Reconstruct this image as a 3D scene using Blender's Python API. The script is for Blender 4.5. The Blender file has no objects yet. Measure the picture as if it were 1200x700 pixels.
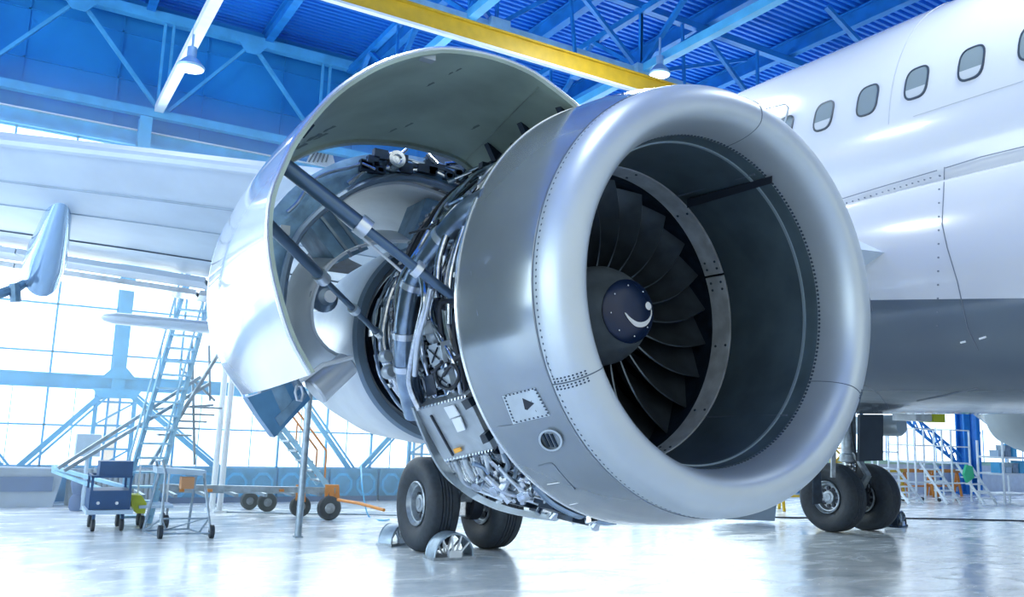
import bpy, bmesh, math, random
from mathutils import Vector, Matrix
from math import sin, cos, pi, radians
random.seed(7)
S = bpy.context.scene
COL = S.collection

# ------------------------------------------------------------------ camera
YAW, PITCH, ROLL, FPX, CAMH = .534, .153, .036, 985.8, 1.569
Wv = Vector((sin(YAW)*cos(PITCH), cos(YAW)*cos(PITCH), sin(PITCH)))
R0 = Vector((cos(YAW), -sin(YAW), 0)); U0 = R0.cross(Wv)
Rv = R0*cos(ROLL)+U0*sin(ROLL); Uv = -R0*sin(ROLL)+U0*cos(ROLL)
EYE = Vector((0, 0, CAMH))
cd = bpy.data.cameras.new('camera'); cam = bpy.data.objects.new('camera', cd); COL.objects.link(cam)
cd.sensor_width = 36; cd.lens = FPX/1200*36; cd.clip_start = .05; cd.clip_end = 500
m = Matrix.Identity(4)
for i in range(3):
    m[i][0] = Rv[i]; m[i][1] = Uv[i]; m[i][2] = -Wv[i]; m[i][3] = EYE[i]
cam.matrix_world = m
S.camera = cam

def ray(px, py): return (Rv*(px-600)+Uv*(350-py)+Wv*FPX).normalized()
def atY(px, py, Y): d = ray(px, py); return EYE+d*(Y/d.y)
def atX(px, py, X): d = ray(px, py); return EYE+d*(X/d.x)
def atZ(px, py, Z): d = ray(px, py); return EYE+d*((Z-CAMH)/d.z)
EX, EZ = 2.98, 2.25                         # engine axis
def cyl(px, py, R, cx=EX, cz=EZ):           # where a sight line first meets a barrel round the engine axis
    d = ray(px, py); ox, oz = -cx, CAMH-cz
    a = d.x*d.x+d.z*d.z; b = 2*(ox*d.x+oz*d.z); c = ox*ox+oz*oz-R*R
    D = max(b*b-4*a*c, 0.0)
    return EYE+d*((-b-math.sqrt(D))/(2*a))
def pol(y, th, R, cx=EX, cz=EZ):            # th in degrees, 90 = top, 180 = outboard side
    return Vector((cx+R*cos(radians(th)), y, cz+R*sin(radians(th))))

# ------------------------------------------------------------------ materials
def mat(name, col, rough=.5, metal=0., nscale=0, namt=0., bump=0., bscale=20, emit=None, estr=0., coat=0., col2=None, spec=None, stretch=None, rvar=0.):
    mt = bpy.data.materials.new(name); mt.use_nodes = True
    nt = mt.node_tree; b = nt.nodes['Principled BSDF']
    b.inputs['Base Color'].default_value = (*col, 1); b.inputs['Roughness'].default_value = rough
    b.inputs['Metallic'].default_value = metal
    if coat: b.inputs['Coat Weight'].default_value = coat; b.inputs['Coat Roughness'].default_value = .06
    if spec is not None: b.inputs['Specular IOR Level'].default_value = spec
    if emit: b.inputs['Emission Color'].default_value = (*emit, 1); b.inputs['Emission Strength'].default_value = estr
    if nscale or bump:
        tc = nt.nodes.new('ShaderNodeTexCoord'); mp = nt.nodes.new('ShaderNodeMapping')
        nt.links.new(tc.outputs['Object'], mp.inputs['Vector'])
        if stretch: mp.inputs['Scale'].default_value = stretch
    if nscale:
        n = nt.nodes.new('ShaderNodeTexNoise'); n.inputs['Scale'].default_value = nscale; n.inputs['Detail'].default_value = 5
        nt.links.new(mp.outputs['Vector'], n.inputs['Vector'])
        r = nt.nodes.new('ShaderNodeValToRGB')
        c2 = col2 or tuple(max(0, c*(1-namt)) for c in col)
        r.color_ramp.elements[0].color = (*c2, 1); r.color_ramp.elements[1].color = (*col, 1)
        r.color_ramp.elements[0].position = .35; r.color_ramp.elements[1].position = .65
        nt.links.new(n.outputs['Fac'], r.inputs['Fac']); nt.links.new(r.outputs['Color'], b.inputs['Base Color'])
        if rvar:
            mr = nt.nodes.new('ShaderNodeMapRange'); mr.inputs['To Min'].default_value = max(rough-rvar, .02); mr.inputs['To Max'].default_value = rough+rvar
            nt.links.new(n.outputs['Fac'], mr.inputs['Value']); nt.links.new(mr.outputs['Result'], b.inputs['Roughness'])
    if bump:
        n2 = nt.nodes.new('ShaderNodeTexNoise'); n2.inputs['Scale'].default_value = bscale; n2.inputs['Detail'].default_value = 3
        nt.links.new(mp.outputs['Vector'], n2.inputs['Vector'])
        bp = nt.nodes.new('ShaderNodeBump'); bp.inputs['Strength'].default_value = bump; bp.inputs['Distance'].default_value = .02
        nt.links.new(n2.outputs['Fac'], bp.inputs['Height']); nt.links.new(bp.outputs['Normal'], b.inputs['Normal'])
    return mt
M = {}
M['lip'] = mat('satin_aluminium', (.50, .56, .60), .42, .55, 3, .08, .02, 6)
M['nacelle'] = mat('polished_grey_nacelle', (.30, .345, .38), .20, .60, 2, .15, .02, 2, coat=.3)
M['nacelle_edge'] = mat('bright_edge', (.85, .9, .93), .25, .9)
M['throat'] = mat('inlet_liner', (.075, .115, .14), .42, .2, 4, .3)
M['ringband'] = mat('fan_case_band', (.62, .68, .72), .4, .2, 9, .3)
M['blade'] = mat('fan_blade_titanium', (.12, .155, .19), .3, .75, 6, .35, stretch=(1, 1, 1))
M['spin_dark'] = mat('spinner_navy', (.006, .018, .06), .25, .2)
M['spin_grey'] = mat('spinner_grey', (.20, .25, .30), .4, .3, 8, .3)
M['white_mark'] = mat('white_paint_mark', (.85, .88, .9), .5)
M['rivet'] = mat('rivet_dark', (.06, .09, .13), .5, .5)
M['seam'] = mat('panel_seam', (.09, .12, .16), .6)
M['steel'] = mat('pipe_steel', (.74, .79, .84), .22, 1., 30, .3)
M['steel_b'] = mat('pipe_blue_steel', (.32, .42, .53), .28, .9, 12, .3)
M['steel_d'] = mat('dark_steel', (.02, .04, .07), .4, .6, 10, .5)
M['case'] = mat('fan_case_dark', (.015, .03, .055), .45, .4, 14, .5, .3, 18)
M['box_l'] = mat('equipment_box_pale', (.50, .57, .62), .4, .3, 10, .15)
M['box_m'] = mat('equipment_panel_grey', (.42, .48, .53), .38, .4, 6, .2)
M['placard'] = mat('white_placard', (.8, .84, .88), .5)
M['amber'] = mat('amber_sticker', (.9, .42, .04), .5)
M['cable'] = mat('black_cable', (.012, .018, .03), .5)
M['brass'] = mat('brass_fitting', (.5, .42, .28), .3, .9)
M['door_out'] = mat('cowl_white_gloss', (.78, .82, .88), .10, .35, 2, .06, coat=.6)
M['door_in'] = mat('cowl_green_primer', (.36, .46, .40), .36, .08, 2.6, .30, rvar=.08)
M['door_rim'] = mat('cowl_rim', (.36, .44, .40), .35, .5, 5, .3)
M['rev_frame'] = mat('reverser_frame_blue', (.20, .36, .52), .4, .4, 8, .4, .2, 12)
M['rev_duct'] = mat('reverser_duct_white', (.92, .94, .95), .45, .05, 3, .12)
M['rev_dark'] = mat('reverser_lower_blue', (.08, .24, .44), .3, .3, 5, .3)
M['rev_barrel'] = mat('reverser_barrel', (.78, .85, .92), .35, .08, 2.5, .15)
M['rod'] = mat('hold_open_rod', (.09, .15, .23), .3, .5)
M['collar'] = mat('rod_collar', (.7, .76, .82), .3, .7)
M['cone'] = mat('exhaust_cone_pale', (.68, .73, .78), .35, .4, 3, .1)
M['rubber'] = mat('tyre_rubber', (.03, .042, .058), .6, 0, 20, .3, .1, 40)
M['wheelrim'] = mat('wheel_rim_metal', (.42, .48, .54), .35, .6, 12, .4)
M['hubdark'] = mat('hub_dark', (.03, .04, .06), .5, .4)
M['gear'] = mat('gear_grey', (.40, .46, .52), .35, .4, 10, .4)
M['geardoor'] = mat('gear_door_slate', (.05, .07, .10), .7, .1, 3, .2)
M['wing'] = mat('wing_pale_grey', (.60, .70, .82), .35, .2, 1.6, .12)
M['wing_le'] = mat('wing_leading_edge', (.62, .68, .76), .25, .7)
M['chrome'] = mat('fairing_gloss', (.34, .50, .70), .12, .7)
M['frost'] = mat('plastic_wrap', (.7, .76, .82), .2, .2, 6, .3, .6, 5)
M['yellow'] = mat('yellow_paint', (.66, .43, .02), .45, 0, 6, .15)
M['yellow2'] = mat('lime_cover', (.55, .62, .03), .5)
M['steelblue'] = mat('structure_blue', (.012, .24, .70), .5, 0, 3, .25)
M['steelcyan'] = mat('structure_light_blue', (.10, .50, .86), .45, 0, 3, .2)
M['rail'] = mat('rail_pale', (.35, .66, .88), .45, .1, 5, .2)
M['whitepaint'] = mat('white_paint', (.78, .86, .92), .45, 0, 5, .1)
M['panelblue'] = mat('wall_panel_blue', (.018, .31, .74), .55, 0, .6, .2)
M['lowwall'] = mat('low_wall_blue', (.10, .38, .66), .55, 0, 3, .3)
M['lamp'] = mat('lamp_glow', (.9, .95, 1), .4, emit=(.9, .97, 1), estr=4)
M['lampcase'] = mat('lamp_case', (.35, .55, .75), .4, .5)
M['tube'] = mat('strip_light', (1, 1, 1), .4, emit=(.9, .97, 1), estr=2.2)
M['orange'] = mat('orange_paint', (.75, .28, .04), .5, 0, 6, .2)
M['steelgrey'] = mat('galvanised', (.36, .46, .55), .4, .5, 10, .3)
M['navy'] = mat('cart_navy', (.02, .09, .24), .5, 0, 5, .2)
M['cartlight'] = mat('cart_pale', (.45, .60, .75), .45)
M['wood'] = mat('cardboard', (.5, .26, .13), .7)
M['barrier'] = mat('grey_barrier', (.36, .46, .58), .6, 0, 2, .2)
M['barrier_d'] = mat('grey_barrier_dark', (.12, .2, .38), .6, 0, 2, .2)
M['green'] = mat('green_cloth', (.05, .5, .25), .7)
M['palegreen'] = mat('pale_green_panel', (.55, .80, .60), .6)
M['scuff'] = mat('soot_smear', (.13, .17, .16), .6)
M['rimgrey'] = mat('duct_rim_grey', (.20, .27, .34), .4, .4)
M['liner_edge'] = mat('liner_edge', (.25, .33, .38), .4, .3)
M['winglass'] = None

def win_mat():
    mt = bpy.data.materials.new('lit_window_glass'); mt.use_nodes = True; nt = mt.node_tree; b = nt.nodes['Principled BSDF']
    b.inputs['Base Color'].default_value = (.6, .75, .85, 1); b.inputs['Roughness'].default_value = .25
    tc = nt.nodes.new('ShaderNodeTexCoord'); n = nt.nodes.new('ShaderNodeTexNoise'); n.inputs['Scale'].default_value = .5; n.inputs['Detail'].default_value = 2
    nt.links.new(tc.outputs['Object'], n.inputs['Vector'])
    r = nt.nodes.new('ShaderNodeValToRGB'); r.color_ramp.elements[0].color = (.72, .93, 1, 1); r.color_ramp.elements[1].color = (.90, .97, 1, 1)
    r.color_ramp.elements[0].position = .3; r.color_ramp.elements[1].position = .6
    nt.links.new(n.outputs['Fac'], r.inputs['Fac']); nt.links.new(r.outputs['Color'], b.inputs['Emission Color'])
    b.inputs['Emission Strength'].default_value = WIN
    return mt
WIN = 1.9
M['winglass'] = win_mat()

def floor_mat():
    mt = bpy.data.materials.new('polished_hangar_floor'); mt.use_nodes = True; nt = mt.node_tree; b = nt.nodes['Principled BSDF']
    tc = nt.nodes.new('ShaderNodeTexCoord')
    def noise(sc, stretch, d=6, rot=0):
        mp = nt.nodes.new('ShaderNodeMapping'); mp.inputs['Scale'].default_value = stretch; mp.inputs['Rotation'].default_value = (0, 0, rot)
        nt.links.new(tc.outputs['Object'], mp.inputs['Vector'])
        n = nt.nodes.new('ShaderNodeTexNoise'); n.inputs['Scale'].default_value = sc; n.inputs['Detail'].default_value = d
        n.inputs['Distortion'].default_value = 1.2
        nt.links.new(mp.outputs['Vector'], n.inputs['Vector']); return n
    n1 = noise(1.1, (1, 2.2, 1), 7, .5); n2 = noise(6, (1, 1.6, 1), 6)
    r = nt.nodes.new('ShaderNodeValToRGB'); e = r.color_ramp.elements
    e[0].position = .34; e[0].color = (.62, .70, .76, 1); e[1].position = .6; e[1].color = (.93, .95, .96, 1)
    x = nt.nodes.new('ShaderNodeMath'); x.operation = 'MULTIPLY_ADD'; x.inputs[1].default_value = .35
    nt.links.new(n2.outputs['Fac'], x.inputs[0])
    y = nt.nodes.new('ShaderNodeMath'); y.operation = 'MULTIPLY'; y.inputs[1].default_value = .65
    nt.links.new(n1.outputs['Fac'], y.inputs[0]); nt.links.new(y.outputs[0], x.inputs[2])
    nt.links.new(x.outputs[0], r.inputs['Fac']); nt.links.new(r.outputs['Color'], b.inputs['Base Color'])
    mr = nt.nodes.new('ShaderNodeMapRange'); mr.inputs['From Min'].default_value = .3; mr.inputs['From Max'].default_value = .7
    mr.inputs['To Min'].default_value = .10; mr.inputs['To Max'].default_value = .34
    nt.links.new(n1.outputs['Fac'], mr.inputs['Value']); nt.links.new(mr.outputs['Result'], b.inputs['Roughness'])
    bp = nt.nodes.new('ShaderNodeBump'); bp.inputs['Strength'].default_value = .12; bp.inputs['Distance'].default_value = .02
    nt.links.new(n2.outputs['Fac'], bp.inputs['Height']); nt.links.new(bp.outputs['Normal'], b.inputs['Normal'])
    b.inputs['Specular IOR Level'].default_value = .6
    return mt
M['floor'] = floor_mat()

def deck_mat():
    mt = mat('roof_deck_blue', (.012, .15, .62), .5, .1)
    nt = mt.node_tree; b = nt.nodes['Principled BSDF']; tc = nt.nodes.new('ShaderNodeTexCoord')
    n = nt.nodes.new('ShaderNodeTexNoise'); n.inputs['Scale'].default_value = .8
    nt.links.new(tc.outputs['Object'], n.inputs['Vector'])
    r = nt.nodes.new('ShaderNodeValToRGB'); r.color_ramp.elements[0].color = (.008, .19, .66, 1); r.color_ramp.elements[1].color = (.012, .24, .86, 1)
    nt.links.new(n.outputs['Fac'], r.inputs['Fac']); nt.links.new(r.outputs['Color'], b.inputs['Base Color'])
    return mt
M['deck'] = deck_mat()

def fuse_mat():   # white upper paint, slate belly: the paint line is fixed to the body
    mt = mat('fuselage_two_tone_paint', (.8, .82, .86), .18, .0, coat=.5)
    nt = mt.node_tree; b = nt.nodes['Principled BSDF']; tc = nt.nodes.new('ShaderNodeTexCoord')
    sx = nt.nodes.new('ShaderNodeSeparateXYZ'); nt.links.new(tc.outputs['Object'], sx.inputs[0])
    a = nt.nodes.new('ShaderNodeMath'); a.operation = 'MULTIPLY_ADD'; a.inputs[1].default_value = -.10; nt.links.new(sx.outputs['Y'], a.inputs[0]); nt.links.new(sx.outputs['Z'], a.inputs[2])
    g = nt.nodes.new('ShaderNodeMath'); g.operation = 'GREATER_THAN'; g.inputs[1].default_value = 3.373; nt.links.new(a.outputs[0], g.inputs[0])
    n = nt.nodes.new('ShaderNodeTexNoise'); n.inputs['Scale'].default_value = 1.2; nt.links.new(tc.outputs['Object'], n.inputs['Vector'])
    r1 = nt.nodes.new('ShaderNodeValToRGB'); r1.color_ramp.elements[0].color = (.56, .59, .63, 1); r1.color_ramp.elements[1].color = (.64, .66, .69, 1)
    r2 = nt.nodes.new('ShaderNodeValToRGB'); r2.color_ramp.elements[0].color = (.075, .10, .15, 1); r2.color_ramp.elements[1].color = (.12, .16, .19, 1)
    nt.links.new(n.outputs['Fac'], r1.inputs['Fac']); nt.links.new(n.outputs['Fac'], r2.inputs['Fac'])
    mx = nt.nodes.new('ShaderNodeMix'); mx.data_type = 'RGBA'
    nt.links.new(g.outputs[0], mx.inputs['Factor']); nt.links.new(r2.outputs['Color'], mx.inputs['A']); nt.links.new(r1.outputs['Color'], mx.inputs['B'])
    nt.links.new(mx.outputs['Result'], b.inputs['Base Color'])
    return mt
M['fuse'] = fuse_mat()
M['winpane'] = mat('cabin_window_pane', (.20, .25, .27), .2, .0)
M['blind'] = mat('cabin_blind', (.42, .46, .50), .5)
M['winframe'] = mat('cabin_window_rim', (.05, .07, .09), .4, .3)
M['fuseline'] = mat('fuselage_seam', (.16, .19, .24), .6)

# ------------------------------------------------------------------ mesh builder
BASE = {}
class MB:
    def __init__(s): s.bm = bmesh.new(); s.mi = 0
    def box(s, c, d, rot=None):
        c = Vector(c); R = rot if rot is not None else Matrix.Identity(3)
        vs = [s.bm.verts.new(c+R@Vector((x*d[0]/2, y*d[1]/2, z*d[2]/2))) for x in (-1, 1) for y in (-1, 1) for z in (-1, 1)]
        for f in ((0, 1, 3, 2), (4, 6, 7, 5), (0, 4, 5, 1), (2, 3, 7, 6), (0, 2, 6, 4), (1, 5, 7, 3)):
            s.bm.faces.new([vs[i] for i in f]).material_index = s.mi
        return s
    def bar(s, p, q, w, h=None, up=(0, 0, 1)):
        p, q = Vector(p), Vector(q); h = h or w; d = (q-p); L = d.length; d.normalize()
        u = Vector(up); 
        if abs(u.dot(d)) > .98: u = Vector((0, 1, 0))
        x = d.cross(u).normalized(); z = x.cross(d)
        R = Matrix((x, d, z)).transposed()
        return s.box((p+q)/2, (w, L, h), R)
    def ibeam(s, p, q, w, h, t=.02, up=(0, 0, 1)):
        u = Vector(up)*(h/2-t/2)
        s.bar(Vector(p)+u, Vector(q)+u, w, t, up); s.bar(Vector(p)-u, Vector(q)-u, w, t, up); s.bar(p, q, t, h-2*t, up)
        return s
    def rings(s, rs, closed=True, cap0=False, cap1=False, loop=False):
        V = [[s.bm.verts.new(p) for p in r] for r in rs]; n = len(V[0])
        m = len(V) if loop else len(V)-1
        for i in range(m):
            A, B = V[i], V[(i+1) % len(V)]
            for j in range(n if closed else n-1):
                k = (j+1) % n
                try: s.bm.faces.new((A[j], A[k], B[k], B[j])).material_index = s.mi
                except ValueError: pass
        if cap0: s.bm.faces.new(V[0][::-1]).material_index = s.mi
        if cap1: s.bm.faces.new(V[-1]).material_index = s.mi
        return s
    def tube(s, pts, r, seg=8, caps=True, smooth=0):
        pts = [Vector(p) for p in pts]
        if smooth: pts = catmull(pts, smooth)
        rr = r if isinstance(r, (list, tuple)) else [r]*len(pts)
        if len(rr) != len(pts): rr = [rr[0]+(rr[-1]-rr[0])*i/(len(pts)-1) for i in range(len(pts))]
        rs = []; prev = None
        for i, p in enumerate(pts):
            t = (pts[min(i+1, len(pts)-1)]-pts[max(i-1, 0)])
            if t.length < 1e-9: t = Vector((0, 0, 1))
            t.normalize()
            if prev is None:
                a = Vector((0, 0, 1)) if abs(t.z) < .9 else Vector((1, 0, 0)); x = t.cross(a).normalized()
            else:
                x = (prev-t*prev.dot(t)); x = x.normalized() if x.length > 1e-6 else t.orthogonal().normalized()
            prev = x; y = t.cross(x)
            rs.append([p+(x*cos(2*pi*k/seg)+y*sin(2*pi*k/seg))*rr[i] for k in range(seg)])
        return s.rings(rs, True, caps, caps)
    def lathe(s, prof, c, axis='Y', seg=96, a0=0, a1=360, loop=False):
        full = abs(a1-a0) >= 360; n = seg if full else seg+1
        out = []
        for (h, r) in prof:
            ring = []
            for k in range(n):
                a = radians(a0+(a1-a0)*k/seg)
                if axis == 'Y': ring.append((c[0]+r*cos(a), h, c[1]+r*sin(a)))
                elif axis == 'X': ring.append((h, c[0]+r*cos(a), c[1]+r*sin(a)))
                else: ring.append((c[0]+r*cos(a), c[1]+r*sin(a), h))
            out.append([Vector(p) for p in ring])
        return s.rings(out, full, loop=loop)
    def sheet(s, A, B, t, nin=None, rows=1):
        """thick curved sheet lofted between the polylines A and B; thickness t to the inner side (towards nin)"""
        G = [[A[i].lerp(B[i], k/rows) for i in range(len(A))] for k in range(rows+1)]
        return s.grid(G, t, nin)
    def grid(s, G, t, centre=None):
        n, m_ = len(G), len(G[0])
        N = []
        for i in range(n):
            row = []
            for j in range(m_):
                a = G[min(i+1, n-1)][j]-G[max(i-1, 0)][j]; b = G[i][min(j+1, m_-1)]-G[i][max(j-1, 0)]
                v = a.cross(b); v = v.normalized() if v.length > 1e-9 else Vector((0, 0, 1))
                if centre is not None and v.dot(centre-G[i][j]) < 0: v = -v
                row.append(v)
            N.append(row)
        T = [[s.bm.verts.new(G[i][j]) for j in range(m_)] for i in range(n)]
        U = [[s.bm.verts.new(G[i][j]+N[i][j]*t) for j in range(m_)] for i in range(n)]
        F = s.bm.faces
        for i in range(n-1):
            for j in range(m_-1):
                F.new((T[i][j], T[i][j+1], T[i+1][j+1], T[i+1][j])).material_index = s.mi
                F.new((U[i][j], U[i+1][j], U[i+1][j+1], U[i][j+1])).material_index = s.mi
        for i in range(n-1):
            F.new((T[i][0], T[i+1][0], U[i+1][0], U[i][0])); F.new((T[i][-1], U[i][-1], U[i+1][-1], T[i+1][-1]))
        for j in range(m_-1):
            F.new((T[0][j], U[0][j], U[0][j+1], T[0][j+1])); F.new((T[-1][j], T[-1][j+1], U[-1][j+1], U[-1][j]))
        return s
    def plate(s, pts, off):
        """flat or bent polygon plate with real thickness"""
        pts = [Vector(p) for p in pts]; off = Vector(off)
        a = [s.bm.verts.new(p) for p in pts]; b = [s.bm.verts.new(p+off) for p in pts]; n = len(pts)
        s.bm.faces.new(a); s.bm.faces.new(b[::-1])
        for i in range(n): s.bm.faces.new((a[i], b[i], b[(i+1) % n], a[(i+1) % n]))
        return s
    def build(s, name, mt, parent=None, sharp=35, origin=None):
        if name in SPLIT and not s.__dict__.get('one'):
            return s.split_build(name, mt, parent, sharp)
        bmesh.ops.recalc_face_normals(s.bm, faces=s.bm.faces)
        if parent is not None: o0 = BASE[parent.name]
        elif origin is not None: o0 = Vector(origin)
        else:
            xs = [v.co for v in s.bm.verts]; o0 = Vector((sum(v.x for v in xs)/len(xs), sum(v.y for v in xs)/len(xs), min(v.z for v in xs)))
        for v in s.bm.verts: v.co -= o0
        for f in s.bm.faces: f.smooth = True
        cs = radians(sharp)
        for e in s.bm.edges:
            if len(e.link_faces) == 2 and e.calc_face_angle(0) > cs: e.smooth = False
        me = bpy.data.meshes.new(name); s.bm.to_mesh(me); s.bm.free()
        for x in (mt if isinstance(mt, (list, tuple)) else [mt]): me.materials.append(x)
        o = bpy.data.objects.new(name, me); COL.objects.link(o)
        if parent is not None: o.parent = parent; BASE[o.name] = o0.copy()
        else: o.location = o0; BASE[o.name] = o0.copy()
        return o
def _split_build(s, name, mt, parent, sharp):
    seen, first = set(), None
    s.bm.verts.ensure_lookup_table()
    for v0 in s.bm.verts:
        if v0 in seen: continue
        st, isl = [v0], []; seen.add(v0)
        while st:
            v = st.pop(); isl.append(v)
            for e in v.link_edges:
                w_ = e.other_vert(v)
                if w_ not in seen: seen.add(w_); st.append(w_)
        nb = MB(); nb.one = True; mp = {v: nb.bm.verts.new(v.co) for v in isl}
        for f in {f for v in isl for f in v.link_faces}:
            nb.bm.faces.new([mp[v] for v in f.verts])
        o = nb.build(name, mt, parent, sharp); first = first or o
    s.bm.free(); return first
MB.split_build = _split_build
SPLIT = {'collar', 'orange_fork', 'edge_bead', 'liner_joint', 'lip_joint', 'handrail', 'wheel_hole', 'end_fitting', 'tubular_leg', 'deck_beam', 'cross_member', 'stair_stringer', 'placard', 'vent_louvre', 'upright', 'duct_clamp', 'side_stay', 'torque_link', 'end_leg', 'spinner_screw', 'side_step', 'panel_seam_line', 'stringer', 'bracing_bar', 'side_rail', 'brake_hose', 'latch_pin'}
def catmull(P, n):
    out = []
    for i in range(len(P)-1):
        p0, p1, p2, p3 = P[max(i-1, 0)], P[i], P[i+1], P[min(i+2, len(P)-1)]
        for k in range(n):
            t = k/n
            out.append(.5*((2*p1)+(p2-p0)*t+(2*p0-5*p1+4*p2-p3)*t*t+(3*p1-p0-3*p2+p3)*t**3))
    out.append(P[-1].copy()); return out
def resample(P, n):
    L = [0]
    for i in range(1, len(P)): L.append(L[-1]+(P[i]-P[i-1]).length)
    out = []; j = 0
    for k in range(n):
        s_ = L[-1]*k/(n-1)
        while j < len(P)-2 and L[j+1] < s_: j += 1
        out.append(P[j].lerp(P[j+1], (s_-L[j])/max(L[j+1]-L[j], 1e-9)))
    return out
def thing(name, label, cat, loc, group=None):
    o = bpy.data.objects.new(name, None); COL.objects.link(o); o.location = loc; o.empty_display_size = .2
    BASE[o.name] = Vector(loc); return tag(o, label, cat, group)
def tag(o, label, cat, group=None, kind=None):
    o['label'] = label; o['category'] = cat
    if group: o['group'] = group
    if kind: o['kind'] = kind
    return o
def struct(o): o['kind'] = 'structure'; return o
def plabel(o, l): o['label'] = l; return o
def dup(o, loc=None, parent=None):
    c = o.copy(); COL.objects.link(c)
    if loc is not None: c.location = loc
    if parent is not None: c.parent = parent
    for ch in [x for x in o.children]: dup(ch, None, c)
    return c

#@@BODY
# ================================================================== HANGAR
WY = 17.1
o = MB().box((12, 3, -.05), (56, 29, .1)).build('floor', M['floor'], origin=(0, 0, 0)); struct(o)
# roof deck, ribs running across the hangar
mb = MB(); per = .15; y = -6.0; pts = []
while y < 17.5:
    pts += [(y, 9.72), (y+.06, 9.72), (y+.08, 9.78), (y+.13, 9.78)]; y += per
A = [Vector((-14, p[0], p[1])) for p in pts]; B = [Vector((38, p[0], p[1])) for p in pts]
mb.rings([A, B], closed=False); mb.box((12, 5.7, 9.95), (52, 23.6, .1))
struct(mb.build('ceiling', M['deck'], sharp=20))
# upper wall: blue panels with their joints
mb = MB(); mb.box((12, 17.5, 8.22), (52, .2, 3.0))
for i in range(33): mb.box((-13.2+1.6*i, 17.385, 8.2), (.035, .03, 2.95))
for z in (8.05, 9.0): mb.box((12, 17.385, z), (52, .03, .03))
struct(mb.build('wall_back', M['panelblue']))
mb = MB(); mb.box((12, 17.35, .3), (52, .3, .6))
for i in range(64): mb.box((-13.6+.8*i, 17.19, .33), (.5, .04, .32))
struct(mb.build('trim_1', M['lowwall']))
mb = MB(); mb.box((12, 17.28, 6.86), (52, .16, .26)); mb.box((12, 17.2, 6.70), (52, .3, .06))
struct(mb.build('trim_2', M['steelcyan']))
mb = MB(); mb.box((12, 17.17, 7.0), (52, .06, .022)); struct(mb.build('trim_3', M['whitepaint']))
# glazed band: one window per bay between the columns
cols = [-10.6, -4.44, 1.72, 7.9, 14.1, 20.3, 28.4, 36.0]
edges = [-14]+cols+[38]
for i in range(len(edges)-1):
    x0, x1 = edges[i]+.10, edges[i+1]-.10
    if x1-x0 < .4: continue
    g = MB().box(((x0+x1)/2, 17.25, 3.65), (x1-x0, .03, 6.1)).build('window_%d' % (i+1), M['winglass']); struct(g)
    f = MB(); n = max(1, round((x1-x0)/(.92 if x0 < 20 else 2.6)))
    for k in range(n+1):
        xx = x0+(x1-x0)*k/n; f.box((xx, 17.2, 3.65), (.035, .06, 6.1))
    for k in range(n):
        xx = x0+(x1-x0)*(k+.45)/n; f.box((xx, 17.215, 1.35), (.012, .03, 1.5))
    for z in ((.62, 1.34, 2.64, 3.5, 4.35, 5.5, 6.66) if x0 < 20 else (.62, 3.5, 6.66)): f.box(((x0+x1)/2, 17.2, z), (x1-x0, .06, .03))
    fo = f.build('window_frame', M['steelblue'] if x0 > 20 else M['steelcyan'], g)
# columns with lattice feet, girder and braces in front of the glazing
c0 = None
for i, x in enumerate(cols):
    r = thing('steel_column', 'tall light blue steel column standing against the hangar windows', 'column', (x, 16.95, 0), 'steel columns of the window wall')
    MB().ibeam((x, 16.95, 2.0), (x, 16.95, 7.2), .22, .26, .03, up=(0, 1, 0)).build('post', M['steelcyan'], r)
    mb = MB()
    for sx in (-.32, .32): mb.bar((x+sx, 16.95, 0), (x+sx, 16.95, 2.0), .07)
    z = .1
    while z < 1.8:
        mb.bar((x-.32, 16.95, z), (x+.32, 16.95, z), .035); mb.bar((x-.32, 16.95, z), (x+.32, 16.95, z+.42), .03); z += .42
    mb.build('lattice_foot', M['steelcyan'], r)
    mb = MB().plate([(x-.42, 16.8, 2.02), (x+.42, 16.8, 2.02), (x+.3, 16.8, 1.85), (x-.3, 16.8, 1.85)], (0, .03, 0)).plate([(x-.3, 16.8, 2.2), (x+.3, 16.8, 2.2), (x+.12, 16.8, 2.4), (x-.12, 16.8, 2.4)], (0, .03, 0))
    mb.build('gusset_plate', M['steelcyan'], r)
lab = {0: 'farthest outboard'}
g = MB().ibeam((-14, 16.9, 2.12), (20.6, 16.9, 2.12), .16, .26, .03).build('wall_girder', M['steelcyan'])
tag(g, 'long light blue girder running across the hangar windows', 'girder')
nb = 0
for i in range(5):
    xa, xb = cols[i], cols[i+1]
    for (p, q) in (((xa+.2, 1.95), ((xa*.7+xb*.3), .62)), (((xa*.45+xb*.55), 2.0), ((xa*.27+xb*.73), .62)), ((xb-.2, 1.95), ((xa*.27+xb*.73)+.25, .62))):
        k_ = 2.0/(p[1]-q[1]); q = (p[0]+(q[0]-p[0])*(p[1]-.03)/(p[1]-q[1]), .03); b = MB(); b.bar((p[0], 16.9, p[1]), (q[0], 16.9, q[1]), .07, .09); b.bar((p[0]+.12, 16.88, p[1]), (q[0]+.12, 16.88, q[1]), .03, .04)
        tag(b.build('diagonal_brace', M['steelcyan']), 'light blue diagonal brace under the window girder', 'brace', 'diagonal braces of the window wall')
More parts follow.
